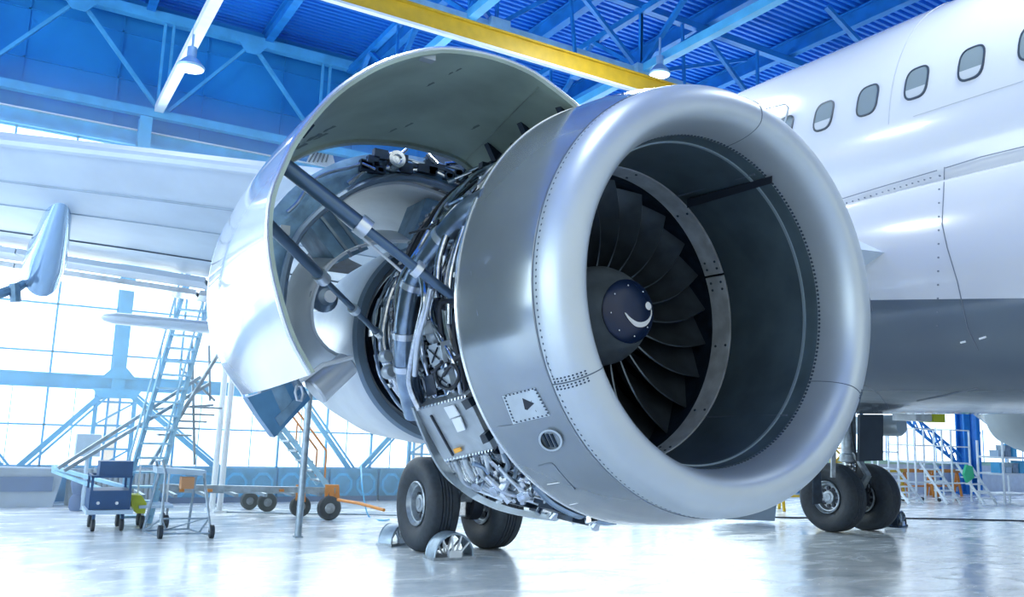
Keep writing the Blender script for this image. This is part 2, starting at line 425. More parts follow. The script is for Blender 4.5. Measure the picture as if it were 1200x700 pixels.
# roof truss against the back wall
r = thing('roof_truss', 'light blue truss with diagonals along the top of the back wall', 'truss', (12, 17.0, 7.3))
MB().bar((-14, 17.0, 7.33), (38, 17.0, 7.33), .16, .16).build('bottom_chord', M['steelcyan'], r)
MB().bar((-14, 17.0, 9.3), (38, 17.0, 9.3), .18, .2).build('top_chord', M['steelcyan'], r)
for k in range(-4, 11):
    xn, xt = 1.98+3.2*k, .38+3.2*k
    mb = MB()
    for s_ in (-.08, .08): mb.bar((xn+s_, 17.0, 7.35), (xn+s_, 17.0, 9.3), .05)
    mb.bar((xt, 17.0, 9.25), (xn, 17.0, 7.38), .10, .06); mb.bar((xt+3.2, 17.0, 9.25), (xn+.08, 17.0, 7.38), .10, .06)
    mb.build('web', M['steelcyan'], r)
    MB().plate([(xt-.35, 16.9, 9.28), (xt+.35, 16.9, 9.28), (xt+.12, 16.9, 9.0), (xt-.12, 16.9, 9.0)], (0, .02, 0)).build('gusset_plate', M['steelcyan'], r)
# joists under the deck, running fore and aft
for i, x in enumerate([-12.2+2.3*k for k in range(22)]):
    j = MB().ibeam((x, -6, 9.52), (x, 17.3, 9.52), .16, .34, .03).build('roof_joist', M['steelblue'])
    tag(j, 'blue steel joist running under the corrugated roof deck', 'joist', 'joists under the roof deck')
# cross truss and long truss
r = thing('cross_truss', 'blue roof truss crossing above the yellow crane beam', 'truss', (11, 11.3, 8.0))
mb = MB(); mb.bar((2, 11.3, 8.0), (24, 11.3, 8.0), .14, .13); mb.build('pale_chord', M['rail'], r)
mb = MB(); mb.bar((2, 11.75, 8.02), (24, 11.75, 8.02), .08, .08); mb.build('side_rail', M['rail'], r)
MB().bar((2, 11.3, 9.28), (24, 11.3, 9.28), .14, .12).build('top_chord', M['steelblue'], r)
for k in range(7):
    x = 3.2+3.0*k; mb = MB(); mb.bar((x, 11.3, 8.05), (x+1.5, 11.3, 9.25), .08, .07); mb.bar((x+3, 11.3, 8.05), (x+1.5, 11.3, 9.25), .08, .07); mb.bar((x, 11.3, 8.05), (x, 11.3, 9.3), .05); mb.build('web', M['steelblue'], r)
    MB().box((x, 11.3, 8.0), (.36, .3, .22)).build('node_plate', M['rail'], r)
for nm, X, lb in (('long_truss', 9.22, 'blue truss running fore and aft above the nose of the cowling'), ('long_truss', 14.6, 'blue truss running fore and aft beyond the white fuselage top'), ('long_truss', 5.7, 'blue truss running fore and aft above the open green cowl door')):
    r = thing(nm, lb, 'truss', (X, 9, 8.0))
    MB().bar((X, 2, 8.05), (X, 17, 8.05), .15, .15).build('bottom_chord', M['steelcyan'], r)
    MB().bar((X, 2, 9.2), (X, 17, 9.2), .12, .12).build('top_chord', M['steelblue'], r)
    for k in range(5):
        y = 2.3+3.0*k; mb = MB(); mb.bar((X, y, 8.1), (X, y+1.5, 9.2), .09, .07); mb.bar((X, y+3, 8.1), (X, y+1.5, 9.2), .09, .07); mb.bar((X, y, 8.1), (X, y, 9.2), .05, .05); mb.build('web', M['steelblue'], r)
# hangers and bracing between the trusses
for i, (p, q) in enumerate((((7.6, 11.3, 9.3), (7.6, 11.0, 7.5)), ((10.2, 11.3, 9.3), (10.2, 11.2, 7.4)))):
    tag(MB().bar(p, q, .05).box(q, (.16, .16, .2)).build('roof_hanger', M['steelblue']), 'dark blue vertical hanger dropping towards the yellow crane beam', 'hanger', 'hangers over the crane beam')
for (p, q) in (((9.2, 11.3, 8.0), (11.0, 8.0, 9.2)), ((9.2, 11.3, 8.0), (12.4, 11.8, 9.3)), ((11.8, 9.3, 9.2), (13.4, 9.0, 8.0)), ((7.2, 14, 9.2), (9.2, 11.3, 8.0))):
    tag(MB().bar(p, q, .09, .07).build('roof_brace', M['steelblue']), 'slanting blue brace between the roof trusses', 'brace', 'braces between the roof trusses')
# yellow crane beam with white lower flange
r = thing('crane_beam', 'long yellow overhead crane beam with a white lower flange', 'crane', (9, 10.3, 6.95))
MB().box((9, 10.3, 7.25), (20, .05, .26)).box((9, 10.3, 7.385), (20, .14, .03)).build('beam', M['yellow'], r)
MB().box((9, 10.3, 7.105), (20, .09, .035)).build('lower_flange', M['whitepaint'], r)
o = MB().bar((1.93, 6.0, 7.42), (1.93, 16.9, 7.42), .16, .14).build('overhead_rail', M['whitepaint'])
tag(o, 'pale overhead rail crossing the roof above the far wing', 'rail')
def lamp(p, s, lab):
    r = thing('hangar_lamp', lab, 'lamp', p)
    p = Vector(p)
    MB().lathe([(p.z+.02, .0), (p.z+.02, .20*s), (p.z+.05, .21*s), (p.z+.16, .12*s), (p.z+.2, .07*s), (p.z+.36, .07*s), (p.z+.38, 0)], (p.x, p.y), 'Z', 28).build('lamp_shade', M['lampcase'], r)
    MB().lathe([(p.z+.015, 0), (p.z+.0, .12*s), (p.z+.012, .185*s)], (p.x, p.y), 'Z', 28).build('lens', M['lamp'], r)
    MB().tube([p+Vector((0, 0, .36)), p+Vector((0, 0, .7))], .02, 6).build('bracket', M['lampcase'], r)
lamp(atY(223, 82, 13.0), 1.0, 'bell-shaped hangar lamp hanging under the pale overhead rail')
lamp(atY(773, 89, 10.6), .9, 'round lit hangar lamp beside the pale chord over the engine intake')
o = MB().plate([atY(*q, 17.33) for q in ((356, 197), (371, 166), (386, 166), (394, 197))], (0, .05, 0)).build('louvre_panel', M['whitepaint']); tag(o, 'small white louvred panel high on the wall seen through the cowl gap', 'panel'); BASE[o.name] = Vector(o.location)
mb = MB()
for k in range(5): mb.bar(atY(362+5*k, 190, 17.31), atY(370+4*k, 176, 17.31), .03, .03)
mb.build('louvres', M['seam'], o)
# side walls
mb = MB(); mb.box((-14.1, 5.7, .5), (.2, 23.6, 1.0)); mb.box((-14.1, 5.7, 8.3), (.2, 23.6, 3.0))
struct(mb.build('wall_left', M['panelblue']))
g = MB().box((-14.1, 5.7, 3.9), (.04, 23.5, 5.8)).build('window_20', M['winglass']); struct(g)
f = MB()
for k in range(12): f.box((-14.05, -5.8+2.1*k, 3.9), (.1, .14, 5.8))
for z in (2.2, 3.9, 5.6): f.box((-14.05, 5.7, z), (.08, 23.5, .07))
f.build('window_frame', M['lowwall'], g)
struct(MB().box((38.1, 5.7, 4.85), (.2, 23.6, 9.7)).build('wall_right', M['panelblue']))
# ================================================================== AIRLINER
FX, FZ, FR = 9.0, 4.43, 1.975
air = thing('airliner', 'white airliner with slate belly and a row of cabin windows, parked in the hangar', 'aircraft', (9, 10, 0))
def fus_sec(y, s=1, dz=0, fair=0.):
    out = []
    for k in range(216):
        a = 2*pi*k/216; x, z = FR*cos(a)*s, FR*1.0*sin(a)*s
        if fair > 0:
            zz = FZ+z; xx = x
            # belly fairing: fuller, squarer lower body
            t = max(0, min(1, (3.98-zz)/.12)) if False else 0
        out.append(Vector((FX+x, y, FZ+dz+z)))
    return out
ys = [-4+.5*i for i in range(40)]
mb = MB(); rs = []
for y in [-4+1.0*i for i in range(18)]: rs.append(fus_sec(y))
for y, s, dz in ((14.5, .95, .06), (15.4, .84, .2), (16.2, .68, .42), (16.7, .5, .6)): rs.append(fus_sec(y, s, dz))
mb.rings(rs, True, True, True); mb.build('fuselage', M['fuse'], air)
# belly fairing, built proud of the body (section in x,z; repeated along y)
half = [(-1.93, 3.93), (-2.06, 3.86), (-2.15, 3.60), (-2.20, 3.25), (-2.20, 2.95), (-2.14, 2.65), (-1.98, 2.38), (-1.70, 2.15), (-1.25, 2.0), (-.7, 1.93), (0, 1.9)]
full = half+[(-x, z) for x, z in half[-2::-1]]
full = [Vector((a, 0, b)) for a, b in full]; full = catmull(full, 4)
rs = []
for y, s in ((-2.5, .80), (-1.5, .90), (-.5, .96), (.8, 1.0), (3, 1.0), (5, 1.0), (7, 1.0), (9, 1.0), (11, 1.0), (12.2, .97), (13.2, .9), (14, .82)):
    rs.append([Vector((FX+p.x*(1 if s == 1 else .9+.1*s), y, FZ+(p.z-FZ)*s)) for p in full])
mb = MB(); mb.rings(rs, True, True, True)
from mathutils.bvhtree import BVHTree
FB = BVHTree.FromPolygons([v.co.copy() for v in mb.bm.verts], [[v.index for v in f.verts] for f in (mb.bm.verts.index_update() or mb.bm.faces)])
mb.build('belly_fairing', M['fuse'], air)
# panel joints standing as thin sealant beads
def fair_pt(px, py):
    h = FB.ray_cast(EYE, ray(px, py))
    if h[0] is not None: return h[0]
    p = atX(px, py, 6.8)
    for _ in range(4):
        z = p.z
        for a, b in zip(half, half[1:]):
            if b[1] <= z <= a[1]: x = FX+a[0]+(b[0]-a[0])*(a[1]-z)/(a[1]-b[1]); break
        else: x = FX-2.0
        p = atX(px, py, x)
    return p
def bead(pp, w, name='panel_joint', mt='fuseline', out=Vector((-1, 0, 0))):
    D_ = []
    for a_, b_ in zip(pp, pp[1:]): D_ += [(a_[0]+(b_[0]-a_[0])*k/8, a_[1]+(b_[1]-a_[1])*k/8) for k in range(8)]
    P = [fair_pt(*q)+out*.002 for q in D_+[pp[-1]]]; return MB().tube(P, w*.7, 5).build(name, M[mt], air)
bead([(1107, 196), (1106, 225), (1104, 262), (1110, 290), (1122, 330), (1134, 385), (1146, 410)], .007)
bead([(984, 234), (1040, 217), (1098, 200)], .008); bead([(1108, 197), (1150, 184), (1200, 172), (1260, 152)], .008)
bead([(1075, 470), (1110, 463), (1145, 455)], .012); bead([(1012, 325), (1020, 352), (1023, 365)], .004); bead([(1000, 442), (1030, 462), (1042, 478)], .004)
mb = MB()
for i in range(12):
    p = fair_pt(1101-.2*i, 206+16*i if i < 5 else 206+16*i); mb.lathe([(p.x-.006, 0), (p.x-.006, .009), (p.x+.01, .009)], (p.y, p.z), 'X', 6)
for i in range(15):
    p = fair_pt(992+7.0*i, 238-2.1*i); mb.lathe([(p.x-.004, 0), (p.x-.004, .007), (p.x+.01, .007)], (p.y, p.z), 'X', 6)
mb.build('rivets', M['fuseline'], air)['kind'] = 'stuff'
for q in ((1030, 404, 4), (1053, 399, 5)):
    p = fair_pt(1100+q[0]-1000+0, q[1]) if False else None
for (x0, y0, x1, y1) in ((1126, 402, 1132, 400.5), (1148, 397.5, 1156, 395)):
    a, b = fair_pt(x0, y0), fair_pt(x1, y1); MB().bar(a+Vector((-.005, 0, 0)), b+Vector((-.005, 0, 0)), .01, .015).build('placard', M['white_mark'], air)
# cabin windows
for i in range(-3, 6):
    yc = 5.66-.533*i; zc = 4.95; a0 = math.asin((zc-FZ)/FR)
    def sh(w, h, off, n=28, ex=3.2):
        out = []
        for k in range(n):
            t = 2*pi*k/n; u = w*(abs(cos(t))**(2/ex))*(1 if cos(t) > 0 else -1); v = h*(abs(sin(t))**(2/ex))*(1 if sin(t) > 0 else -1)
            a = a0+v/FR; R = FR+off; out.append(Vector((FX-R*cos(a), yc+u, FZ+R*sin(a))))
        return out
    f = MB(); f.rings([sh(.122, .180, .001), sh(.122, .180, .012), sh(.106, .163, .012), sh(.106, .163, .004)], True)
    fo = f.build('window', M['winframe'], air)
    MB().rings([sh(.106, .164, .008), sh(.05, .10, .008), sh(.003, .003, .008)], True, False, True).build('pane', M['winpane'], fo)
    g = MB(); bl = sh(.102, .159, .012)
    zmin = min(p.z for p in bl); 
    if i in (0, 2, 3): # pale blind drawn part of the way
        cut = zc-.02 if i != 2 else zc-.05
        P = [p for p in bl if p.z < cut]; 
        P = sorted(P, key=lambda p: math.atan2(p.z-(zc-.08), p.y-yc)); P = [p+Vector((-.0, 0, 0)) for p in P]
        f2 = MB(); vs = [f2.bm.verts.new(p) for p in P]; f2.bm.faces.new(vs); f2.build('blind', M['blind'], fo)
# seam hoop and long lap joint on the fuselage skin
mb = MB(); mb.tube([Vector((FX-(FR+.002)*cos(a), 4.86, FZ+(FR+.002)*sin(a))) for a in [radians(5+4*k) for k in range(20)]], .004, 5)
mb.build('hoop_seam', M['blind'], air)
a = radians(5); mb = MB().tube([Vector((FX-(FR+.002)*cos(a), y, FZ+(FR+.002)*sin(a))) for y in (0, 4.6)], .003, 5); mb.build('lap_seam', M['blind'], air)
# grey outlined exit frame glimpsed above the intake
P = [atX(*q, 7.12) for q in ((896, 131), (899, 127), (920, 122), (924, 126), (919, 148), (914, 150))]
MB().tube(P, .012, 6).build('exit_outline', M['box_m'], air)
# wings
def wing(sec, name, mt='wing'):
    rs = []
    for (X, yl, yt, zl, zt, th) in sec:
        ring = []
        for k in range(15):      # underside back to front then over the top
            t = 1-k/14; yy = yl+(yt-yl)*t; zz = zl+(zt-zl)*t; ring.append(Vector((X, yy, zz-th*.75*math.sqrt(max(t, 0))*(1-t)*2.0)))
        for k in range(1, 15):
            t = k/14; yy = yl+(yt-yl)*t; zz = zl+(zt-zl)*t; ring.append(Vector((X, yy, zz+th*1.1*math.sqrt(t)*(1-t)*1.9+.004)))
        rs.append(ring)
    return MB().rings(rs, True, True, True).build(name, M[mt], air, sharp=50)
def wsec(X): # starboard: X decreasing = outboard
    k = 7.0-X; yl = 4.70+.458*k if k < 5.4 else 7.172+.52*(k-5.4); ch = 6.0-.34*k if k < 5.5 else 4.13-.2*(k-5.5)
    return (X, yl, yl+max(ch, 1.4), 3.28+.072*k, 2.95+.084*k, .50-.018*k)
wing([wsec(X) for X in (7.6, 6.5, 5, 3.5, 2, 0.5, -1, -3, -6, -9)], 'wing')
wing([(18-a, *r) for (a, *r) in [(lambda s: (s[0], s[1], s[2], s[3]-.72, s[4]-.72, s[5]))(wsec(X)) for X in (7.6, 6.5, 5, 3.5, 2, .5, -3, -8)]], 'wing')
# leading edge strip, slats gap lines and flap shrouds of the near wing
mb = MB(); P = [Vector((X, wsec(X)[1]-.03, wsec(X)[3]+.01)) for X in (2.6, 1, 0, -1.5, -4, -9)]; mb.tube(P, .05, 8); mb.build('leading_edge', M['wing'], air)
for t, w in ((.13, .012), (.30, .008), (.62, .012)):
    mb = MB(); P = []
    for X in (3.2, 2, 1, 0, -1.5, -4, -9):
        X_, yl, yt, zl, zt, th = wsec(X); P.append(Vector((X, yl+(yt-yl)*t, zl+(zt-zl)*t-th*.75*math.sqrt(t)*(1-t)*2-.002)))
    mb.tube(P, w, 5); mb.build('panel_joint', M['seam'] if t > .5 else M['barrier'], air)
for k, (dy, dz, h) in enumerate(((-.40, -.15, .16), (.12, -.24, .16))):
    P = []
    for X in (4.5, 2, 0, -3, -8): X_, yl, yt, zl, zt, th = wsec(X); P.append(Vector((X, yt+dy, zt+dz)))
    mb = MB()
    for a_, b_ in zip(P, P[1:]): mb.bar(a_, b_, .62, h*.4)
    mb.build('flap', M['frost'] if k == 1 else M['wing'], air)
# flap track fairing: gloss canoe hanging from the wing
def canoe(ax, r, n, name, mt):
    P = catmull([Vector(p) for p in ax], 6); rs = []
    for i, p in enumerate(P):
        t = i/(len(P)-1); rr = r*(min(1, (t+.02)/.62)**.75)*(1-.8*max(0, (t-.78)/.22)**2.2); 
        d = (P[min(i+1, len(P)-1)]-P[max(i-1, 0)]).normalized(); x = d.cross(Vector((0, 0, 1))).normalized(); z = x.cross(d)
        rs.append([p+x*rr*.62*cos(a)+z*rr*1.05*sin(a) for a in [2*pi*k/n for k in range(n)]])
    return MB().rings(rs, True, True, True).build(name, M[mt], air)
canoe([(.27, 8.55, 3.72), (.25, 9.0, 3.52), (.22, 9.5, 3.25), (.18, 9.9, 3.02), (.16, 10.05, 2.9)], .30, 20, 'flap_track_fairing', 'chrome')
MB().tube([(.12, 10.0, 2.95), (-.02, 9.8, 2.80), (-.22, 9.6, 2.66), (-.5, 9.5, 2.60)], [.03, .05, .05, .02], 8, smooth=0).tube([(-.05, 9.7, 2.82), (-.02, 9.7, 2.64)], .05, 8).build('flap_actuator', M['rev_frame'], air)
# pylons
for cx, dz in ((EX, 0),):
    P0 = [(EX, 3.9, 3.28), (EX, 5.5, 3.5), (EX, 7.4, 3.62), (EX, 8.6, 3.3)]
    mb = MB(); rs = []
    for (x, y, z), h, w in zip(P0, (.18, .42, .45, .3), (.10, .22, .26, .2)):
        rs.append([Vector((x+sx*w, y, z+sz*h/1.0*.5)) for sx, sz in ((-1, -1), (1, -1), (1, 1), (-1, 1))])
    mb.rings(rs, True, True, True); mb.build('pylon', M['steel_d'], air)
mb = MB(); rs = []
for (y, z), h, w in zip(((4.2, 3.3), (5.5, 3.35), (7.4, 3.05), (8.6, 2.7)), (.18, .42, .5, .4), (.10, .22, .26, .2)):
    rs.append([Vector((15.02+sx*w, y, z+sz*h*.5)) for sx, sz in ((-1, -1), (1, -1), (1, 1), (-1, 1))])
mb.rings(rs, True, True, True); mb.build('pylon', M['wing'], air)
# pale horizontal blade behind the ladder
mb = MB(); rs = []
for x, w in ((.93, .02), (.97, .12), (1.1, .22), (1.5, .32), (2.2, .42), (3.2, .5)):
    rs.append([Vector((x, 12+w*cos(a), 2.80+.075*min(1, w*5)*sin(a)-.01*(x-1))) for a in [2*pi*k/16 for k in range(16)]])
mb.rings(rs, True, True, True); o = mb.build('spare_control_surface', M['wing'])
tag(o, 'pale rounded blade of a control surface held level beside the tall ladder', 'aircraft part')
# underside bits at the wheel bay
def box_px(name, x0, y0, x1, y1, Y, dep, mt, par=air, bev=0):
    a = atY(x0, y1, Y); b = atY(x1, y0, Y); c = (a+b)/2
    return MB().box((c.x, Y+dep/2, c.z), (abs(b.x-a.x), dep, abs(b.z-a.z))).build(name, M[mt], par)
c = atY(1042, 499, 9.6); MB().lathe([(9.35, 0), (9.35, .15), (9.40, .185), (9.9, .19), (10.3, .15), (10.4, 0)], (c.x, c.z), 'Y', 32).build('flap_track_fairing', M['lip'], air)
a = Vector((12.4, 8.0, 1.98)); MB().box(a, (.30, .25, .17)).build('yellow_cover', M['yellow2'], air)
MB().box((12.05, 8.1, 2.0), (.4, .4, .2)).build('wrapped_joint', M['frost'], air)
# landing gears
def wheel(cx, cy, R, w, par, face=-1):
    prof = []
    hw = w/2
    for (h, r) in ((-.62, .46), (-.74, .52), (-.90, .62), (-1.0, .76), (-.96, .88), (-.84, .955), (-.66, .99), (-.4, 1.0)): prof.append((h*hw, r*R))
    tr = []
    for g in (-.30, -.1, .1, .30): tr += [((g-.03)*hw, 1.0*R), ((g-.02)*hw, .975*R), ((g+.02)*hw, .975*R), ((g+.03)*hw, 1.0*R)]
    prof += tr+[(-h, r) for h, r in prof[::-1]]
    MB().lathe([(cx+h, r) for h, r in prof], (cy, R), 'X', 64).build('tire', M['rubber'], par)
    o_ = [(-.66, .47), (-.80, .475), (-.84, .45), (-.70, .42), (-.62, .40), (-.60, .37), (-.25, .33), (-.20, .20), (-.52, .185), (-.56, .12), (-.62, .11), (-.62, 0)]
    full = [(cx+h*hw, r*R) for h, r in o_]+[(cx-h*hw, r*R) for h, r in o_[::-1]]
    MB().lathe(full, (cy, R), 'X', 48).build('wheel_rim', M['wheelrim'], par)
    mb = MB()
    for s_ in (-1, 1):
        for k in range(9):
            a = 2*pi*k/9; c = Vector((cx+s_*hw*.25, cy+.265*R*cos(a), R+.265*R*sin(a)))
            mb.lathe([(c.x+s_*.02, 0), (c.x+s_*.02, .035), (c.x-s_*.0, .035)], (c.y, c.z), 'X', 10)
    mb.build('wheel_hole', M['hubdark'], par)
def gear(cx, cy, name):
    g = name
    for dx in (-.465, .465): wheel(cx+dx, cy, .585, .42, g)
    MB().tube([(cx-.42, cy, .585), (cx+.42, cy, .585)], .08, 14).build('axle', M['gear'], g)
    MB().tube([(cx, cy, .50), (cx, cy, 1.25)], .085, 14).lathe([(.42, .13), (.44, .15), (.72, .15), (.74, .12)], (cx, cy), 'Z', 16).build('piston', M['steel'], g)
    MB().tube([(cx, cy, 1.2), (cx+.04, cy+.02, 2.7)], .13, 16).lathe([(1.18, .13), (1.2, .16), (1.32, .16), (1.34, .13)], (cx, cy), 'Z', 16).build('strut', M['gear'], g)
    mb = MB()
    mb.bar((cx-.05, cy-.13, .62), (cx-.02, cy-.38, .98), .10, .05); mb.bar((cx+.05, cy-.13, .62), (cx+.02, cy-.38, .98), .10, .05); mb.bar((cx, cy-.38, .98), (cx, cy-.12, 1.35), .12, .05)
    mb.build('torque_link', M['gear'], g)
    mb = MB()
    for k, (a, b) in enumerate(((.10, .03), (-.10, .05), (.14, -.05))):
        mb.tube(catmull([Vector((cx+a, cy-.12, 2.4)), Vector((cx+a*1.5, cy-.2, 1.7)), Vector((cx+a+b, cy-.2, 1.2)), Vector((cx+a*2, cy-.22, .8)), Vector((cx+a*2.4, cy-.1, .62))], 5), .014, 6)
    mb.build('brake_hose', M['cable'], g)
    for s_ in (-1, 1): MB().lathe([(cx+s_*.10, .12), (cx+s_*.10, .22), (cx+s_*.24, .22), (cx+s_*.24, .12)], (cy, .585), 'X', 24).build('brake', M['hubdark'], g)
def part_empty(name, par, loc):
    o = bpy.data.objects.new(name, None); COL.objects.link(o); o.parent = par; o.location = Vector(loc)-BASE[par.name]; BASE[o.name] = Vector(loc); return o
for gx, gy in ((5.22, 9.98), (12.98, 9.98)):
    gr = part_empty('landing_gear', air, (gx, gy, 0))
    gear(gx, gy, gr)
    if gx > 10:
        P = [atY(*q, 9.55) for q in ((1008, 486), (1035, 486), (1035, 540), (1007, 541))]
        MB().plate(P, (0, .05, 0)).build('gear_door', M['geardoor'], gr)
        MB().bar(atY(977, 505, 9.6), atY(976, 560, 9.6), .10, .03).build('side_stay', M['gear'], gr)
        MB().plate([atY(*q, 9.3) for q in ((953, 545), (961, 541), (964, 590), (953, 592))], (0, .02, 0)).build('hanging_strap', M['steel_d'], gr)
        mb = MB()
        for z in (.95, 1.02, 1.09, 1.16): mb.lathe([(z, .09), (z+.02, .12), (z+.04, .09)], (gx, gy), 'Z', 14)
        mb.build('hose_coil', M['steel'], gr)
    else:
        MB().bar((gx+.1, gy, 1.6), (gx+1.2, gy+.2, 2.4), .10, .1).build('side_stay', M['gear'], gr)
        MB().box((gx+.02, gy-.3, .95), (.3, .12, .3)).build('valve_block', M['steel_d'], gr)
def cylf(px, py, R, cx=EX, cz=EZ):
    d = ray(px, py); ox, oz = -cx, CAMH-cz
    a = d.x*d.x+d.z*d.z; b = 2*(ox*d.x+oz*d.z); c = ox*ox+oz*oz-R*R
    return EYE+d*((-b+math.sqrt(max(b*b-4*a*c, 0)))/(2*a))
# ================================================================== NEAR ENGINE
eng = thing('jet_engine', 'huge opened jet engine with polished grey intake and exposed pipework in the foreground', 'engine', (EX, 4.2, 1.05))
def ell(y0, r0, y1, r1, n, ex=2.2, flip=False):
    out = []
    for i in range(n+1):
        a = pi/2*i/n
        out.append((y0+(y1-y0)*sin(a)**(2/ex), r1+(r0-r1)*cos(a)**(2/ex)) if not flip else (y1+(y0-y1)*cos(a)**(2/ex), r0+(r1-r0)*sin(a)**(2/ex)))
    return out
def intake(root, cx, cz, ax=3.0, sc=1.0, ydisp=0.0, detail=True):
    Y = lambda y: y+ydisp
    lip_o = ell(3.05, 1.075, 2.885, .935, 12); lip_i = ell(3.13, .846, 2.885, .935, 12)
    prof = lip_o+lip_i[::-1][1:]
    prof += [(3.13, .86), (3.05, 1.05)]
    lo = MB().lathe([(Y(y), r) for y, r in prof], (cx, cz), 'Y', 144, loop=True).build('intake_lip', M['lip'], root)
    co = MB().lathe([(Y(y), r) for y, r in ((3.052, 1.068), (3.06, 1.079), (3.2, 1.118), (3.35, 1.143), (3.5, 1.157), (3.60, 1.163), (3.60, 1.13), (3.3, 1.09), (3.06, 1.04))], (cx, cz), 'Y', 144, loop=True).build('intake_cowl', M['nacelle'], root)
    return lo, co
lipo, cowl = intake(eng, EX, EZ)
MB().lathe([(3.597, 1.168), (3.62, 1.168), (3.62, 1.145), (3.597, 1.145)], (EX, EZ), 'Y', 144, loop=True).build('cowl_edge', M['nacelle_edge'], eng)
MB().lathe([(3.12, .842), (3.14, .838), (3.3, .836), (3.5, .842), (3.79, .862), (3.79, .90), (3.12, .87)], (EX, EZ), 'Y', 128, loop=True).build('intake_liner', M['throat'], eng)
# bolted band ahead of the fan, in four segments
for k in range(4):
    a0 = 22+90*k
    b = MB().lathe([(3.80, .858), (3.80, .90), (3.96, .90), (3.96, .866)], (EX, EZ), 'Y', 28, a0+.5, a0+89.5, loop=True).build('fan_case_band', M['ringband'], eng)
    mb = MB()
    for t in (3, 6, 30, 60, 84, 87):
        for y in (3.83, 3.92):
            c = pol(y, a0+t, .858+.05*(y-3.8)); n = (Vector((EX, c.y, EZ))-c).normalized(); mb.tube([c, c+n*.006], .008, 7)
    mb.build('bolts', M['rivet'], b)
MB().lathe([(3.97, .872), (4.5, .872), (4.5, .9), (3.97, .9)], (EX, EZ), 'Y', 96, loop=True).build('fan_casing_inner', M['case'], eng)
# rivet rows on lip and liner
mb = MB()
def rv(c, n, r=.0065, h=.003): mb.tube([c-n*.004, c+n*h], r, 6)
for k in range(230):
    a = 360*k/230
    for (y, R) in ((3.028, 1.072),): c = pol(y, a, R); rv(c, (c-Vector((EX, y, EZ))).normalized(), .0055)
    c = pol(3.11, a, .847); rv(c, (Vector((EX, 3.11, EZ))-c).normalized(), .0075, .004)
for a in (207, 334):
    for da in (-1.3, -.6, .6, 1.3):
        for i in range(9):
            t = i/8; y, R = ell(3.05, 1.075, 2.885, .935, 12)[1+i]; c = pol(y, a+da, R+.002); rv(c, (c-Vector((EX, y+.06, EZ))).normalized(), .0038)
mb.build('rivets', M['rivet'], eng)['kind'] = 'stuff'
mb = MB()
for a in (207, 334, 80):
    P = [pol(y, a, R+.0012) for y, R in ell(3.05, 1.075, 2.885, .935, 12)+ell(3.13, .846, 2.885, .935, 12)[::-1][1:]]
    mb.tube(P, .003, 5)
mb.lathe([(3.049, 1.0775), (3.054, 1.0775), (3.054, 1.06), (3.049, 1.06)], (EX, EZ), 'Y', 128, loop=True)
mb.build('lip_joint', M['seam'], eng)
mb = MB()
for a in (62, 318, 225, 140): mb.tube([pol(y, a, .838+.02*(y-3.14)/.6-.002) for y in (3.15, 3.4, 3.78)], .006, 5)
mb.build('liner_joint', M['seam'], eng)
MB().lathe([(3.195, .839), (3.195, .829), (3.21, .829), (3.21, .839)], (EX, EZ), 'Y', 128, loop=True).build('liner_bead', M['liner_edge'], eng)
MB().plate([cylf(*q, .835) for q in ((905, 206), (806, 233), (806, 243), (905, 214))], (-.006, 0, -.006)).build('liner_gap', M['cable'], eng)
# fan
def blade_mesh(r0=.26, r1=.862, y0=4.02):
    G = []
    for i in range(11):
        t = i/10; r = r0+(r1-r0)*t; ch = .20+.19*t; st = radians(28+34*t); row = []
        for j in range(9):
            u = j/8-.5; cam_ = .035*(1-4*u*u)*(1-.6*t)
            ax = ch*u*cos(st)+cam_*sin(st); tg = ch*u*sin(st)-cam_*cos(st)+.07*t*t-.05*math.sin(pi*t)
            a = pi/2+tg/r
            row.append(Vector((EX+r*cos(a), y0+.09+ax, EZ+r*sin(a))))
        G.append(row)
    return MB().grid(G, .010)
NB = 24
b0 = blade_mesh().build('fan_blade', M['blade'], eng)
# rotate copies about the engine axis
for v in b0.data.vertices: v.co -= Vector((0, 0, EZ-BASE[eng.name].z))
b0.location = (0, 0, EZ-BASE[eng.name].z)
for k in range(1, NB):
    c = b0.copy(); COL.objects.link(c); c.rotation_euler = (0, 2*pi*k/NB, 0)
snub = MB()
MB().lathe([(3.70, 0), (3.701, .06), (3.708, .12), (3.725, .172), (3.735, .184), (3.75, .180)], (EX, EZ), 'Y', 64).build('spinner_cap', M['spin_dark'], eng)
MB().lathe([(3.742, .178), (3.75, .186), (3.80, .215), (3.88, .262), (3.96, .292), (4.05, .302), (4.2, .30)], (EX, EZ), 'Y', 64).build('spinner', M['spin_grey'], eng)
mb = MB()
for k in range(8):
    a = 45*k+10; c = pol(3.713, a, .145); mb.tube([c+Vector((0, .004, 0)), c+Vector((0, -.004, 0))], .0045, 8)
mb.build('spinner_screw', M['steel'], eng)
# white comma painted on the spinner
def capy(r): 
    tb = [(0, 3.70), (.06, 3.701), (.12, 3.708), (.172, 3.725), (.184, 3.735)]
    for (a, ya), (b, yb) in zip(tb, tb[1:]):
        if a <= r <= b: return ya+(yb-ya)*(r-a)/(b-a)
    return 3.735
def cp(x, z): return Vector((EX+x, capy(math.hypot(x, z))-.003, EZ+z))
mb = MB(); th = []
arc = [(-.055, -.018, .003), (-.02, -.05, .009), (.03, -.074, .014), (.085, -.070, .014), (.125, -.045, .010), (.148, -.010, .005), (.15, .02, .004)]
inn, outr = [], []
for i, (x, z, w) in enumerate(arc):
    a = Vector(arc[min(i+1, len(arc)-1)][:2])-Vector(arc[max(i-1, 0)][:2]); a.normalize(); n = Vector((-a.y, a.x))
    inn.append(cp(x+n.x*w, z+n.y*w)); outr.append(cp(x-n.x*w, z-n.y*w))
inn, outr = catmull(inn, 4), catmull(outr, 4)
mb.grid([inn, outr], .002)
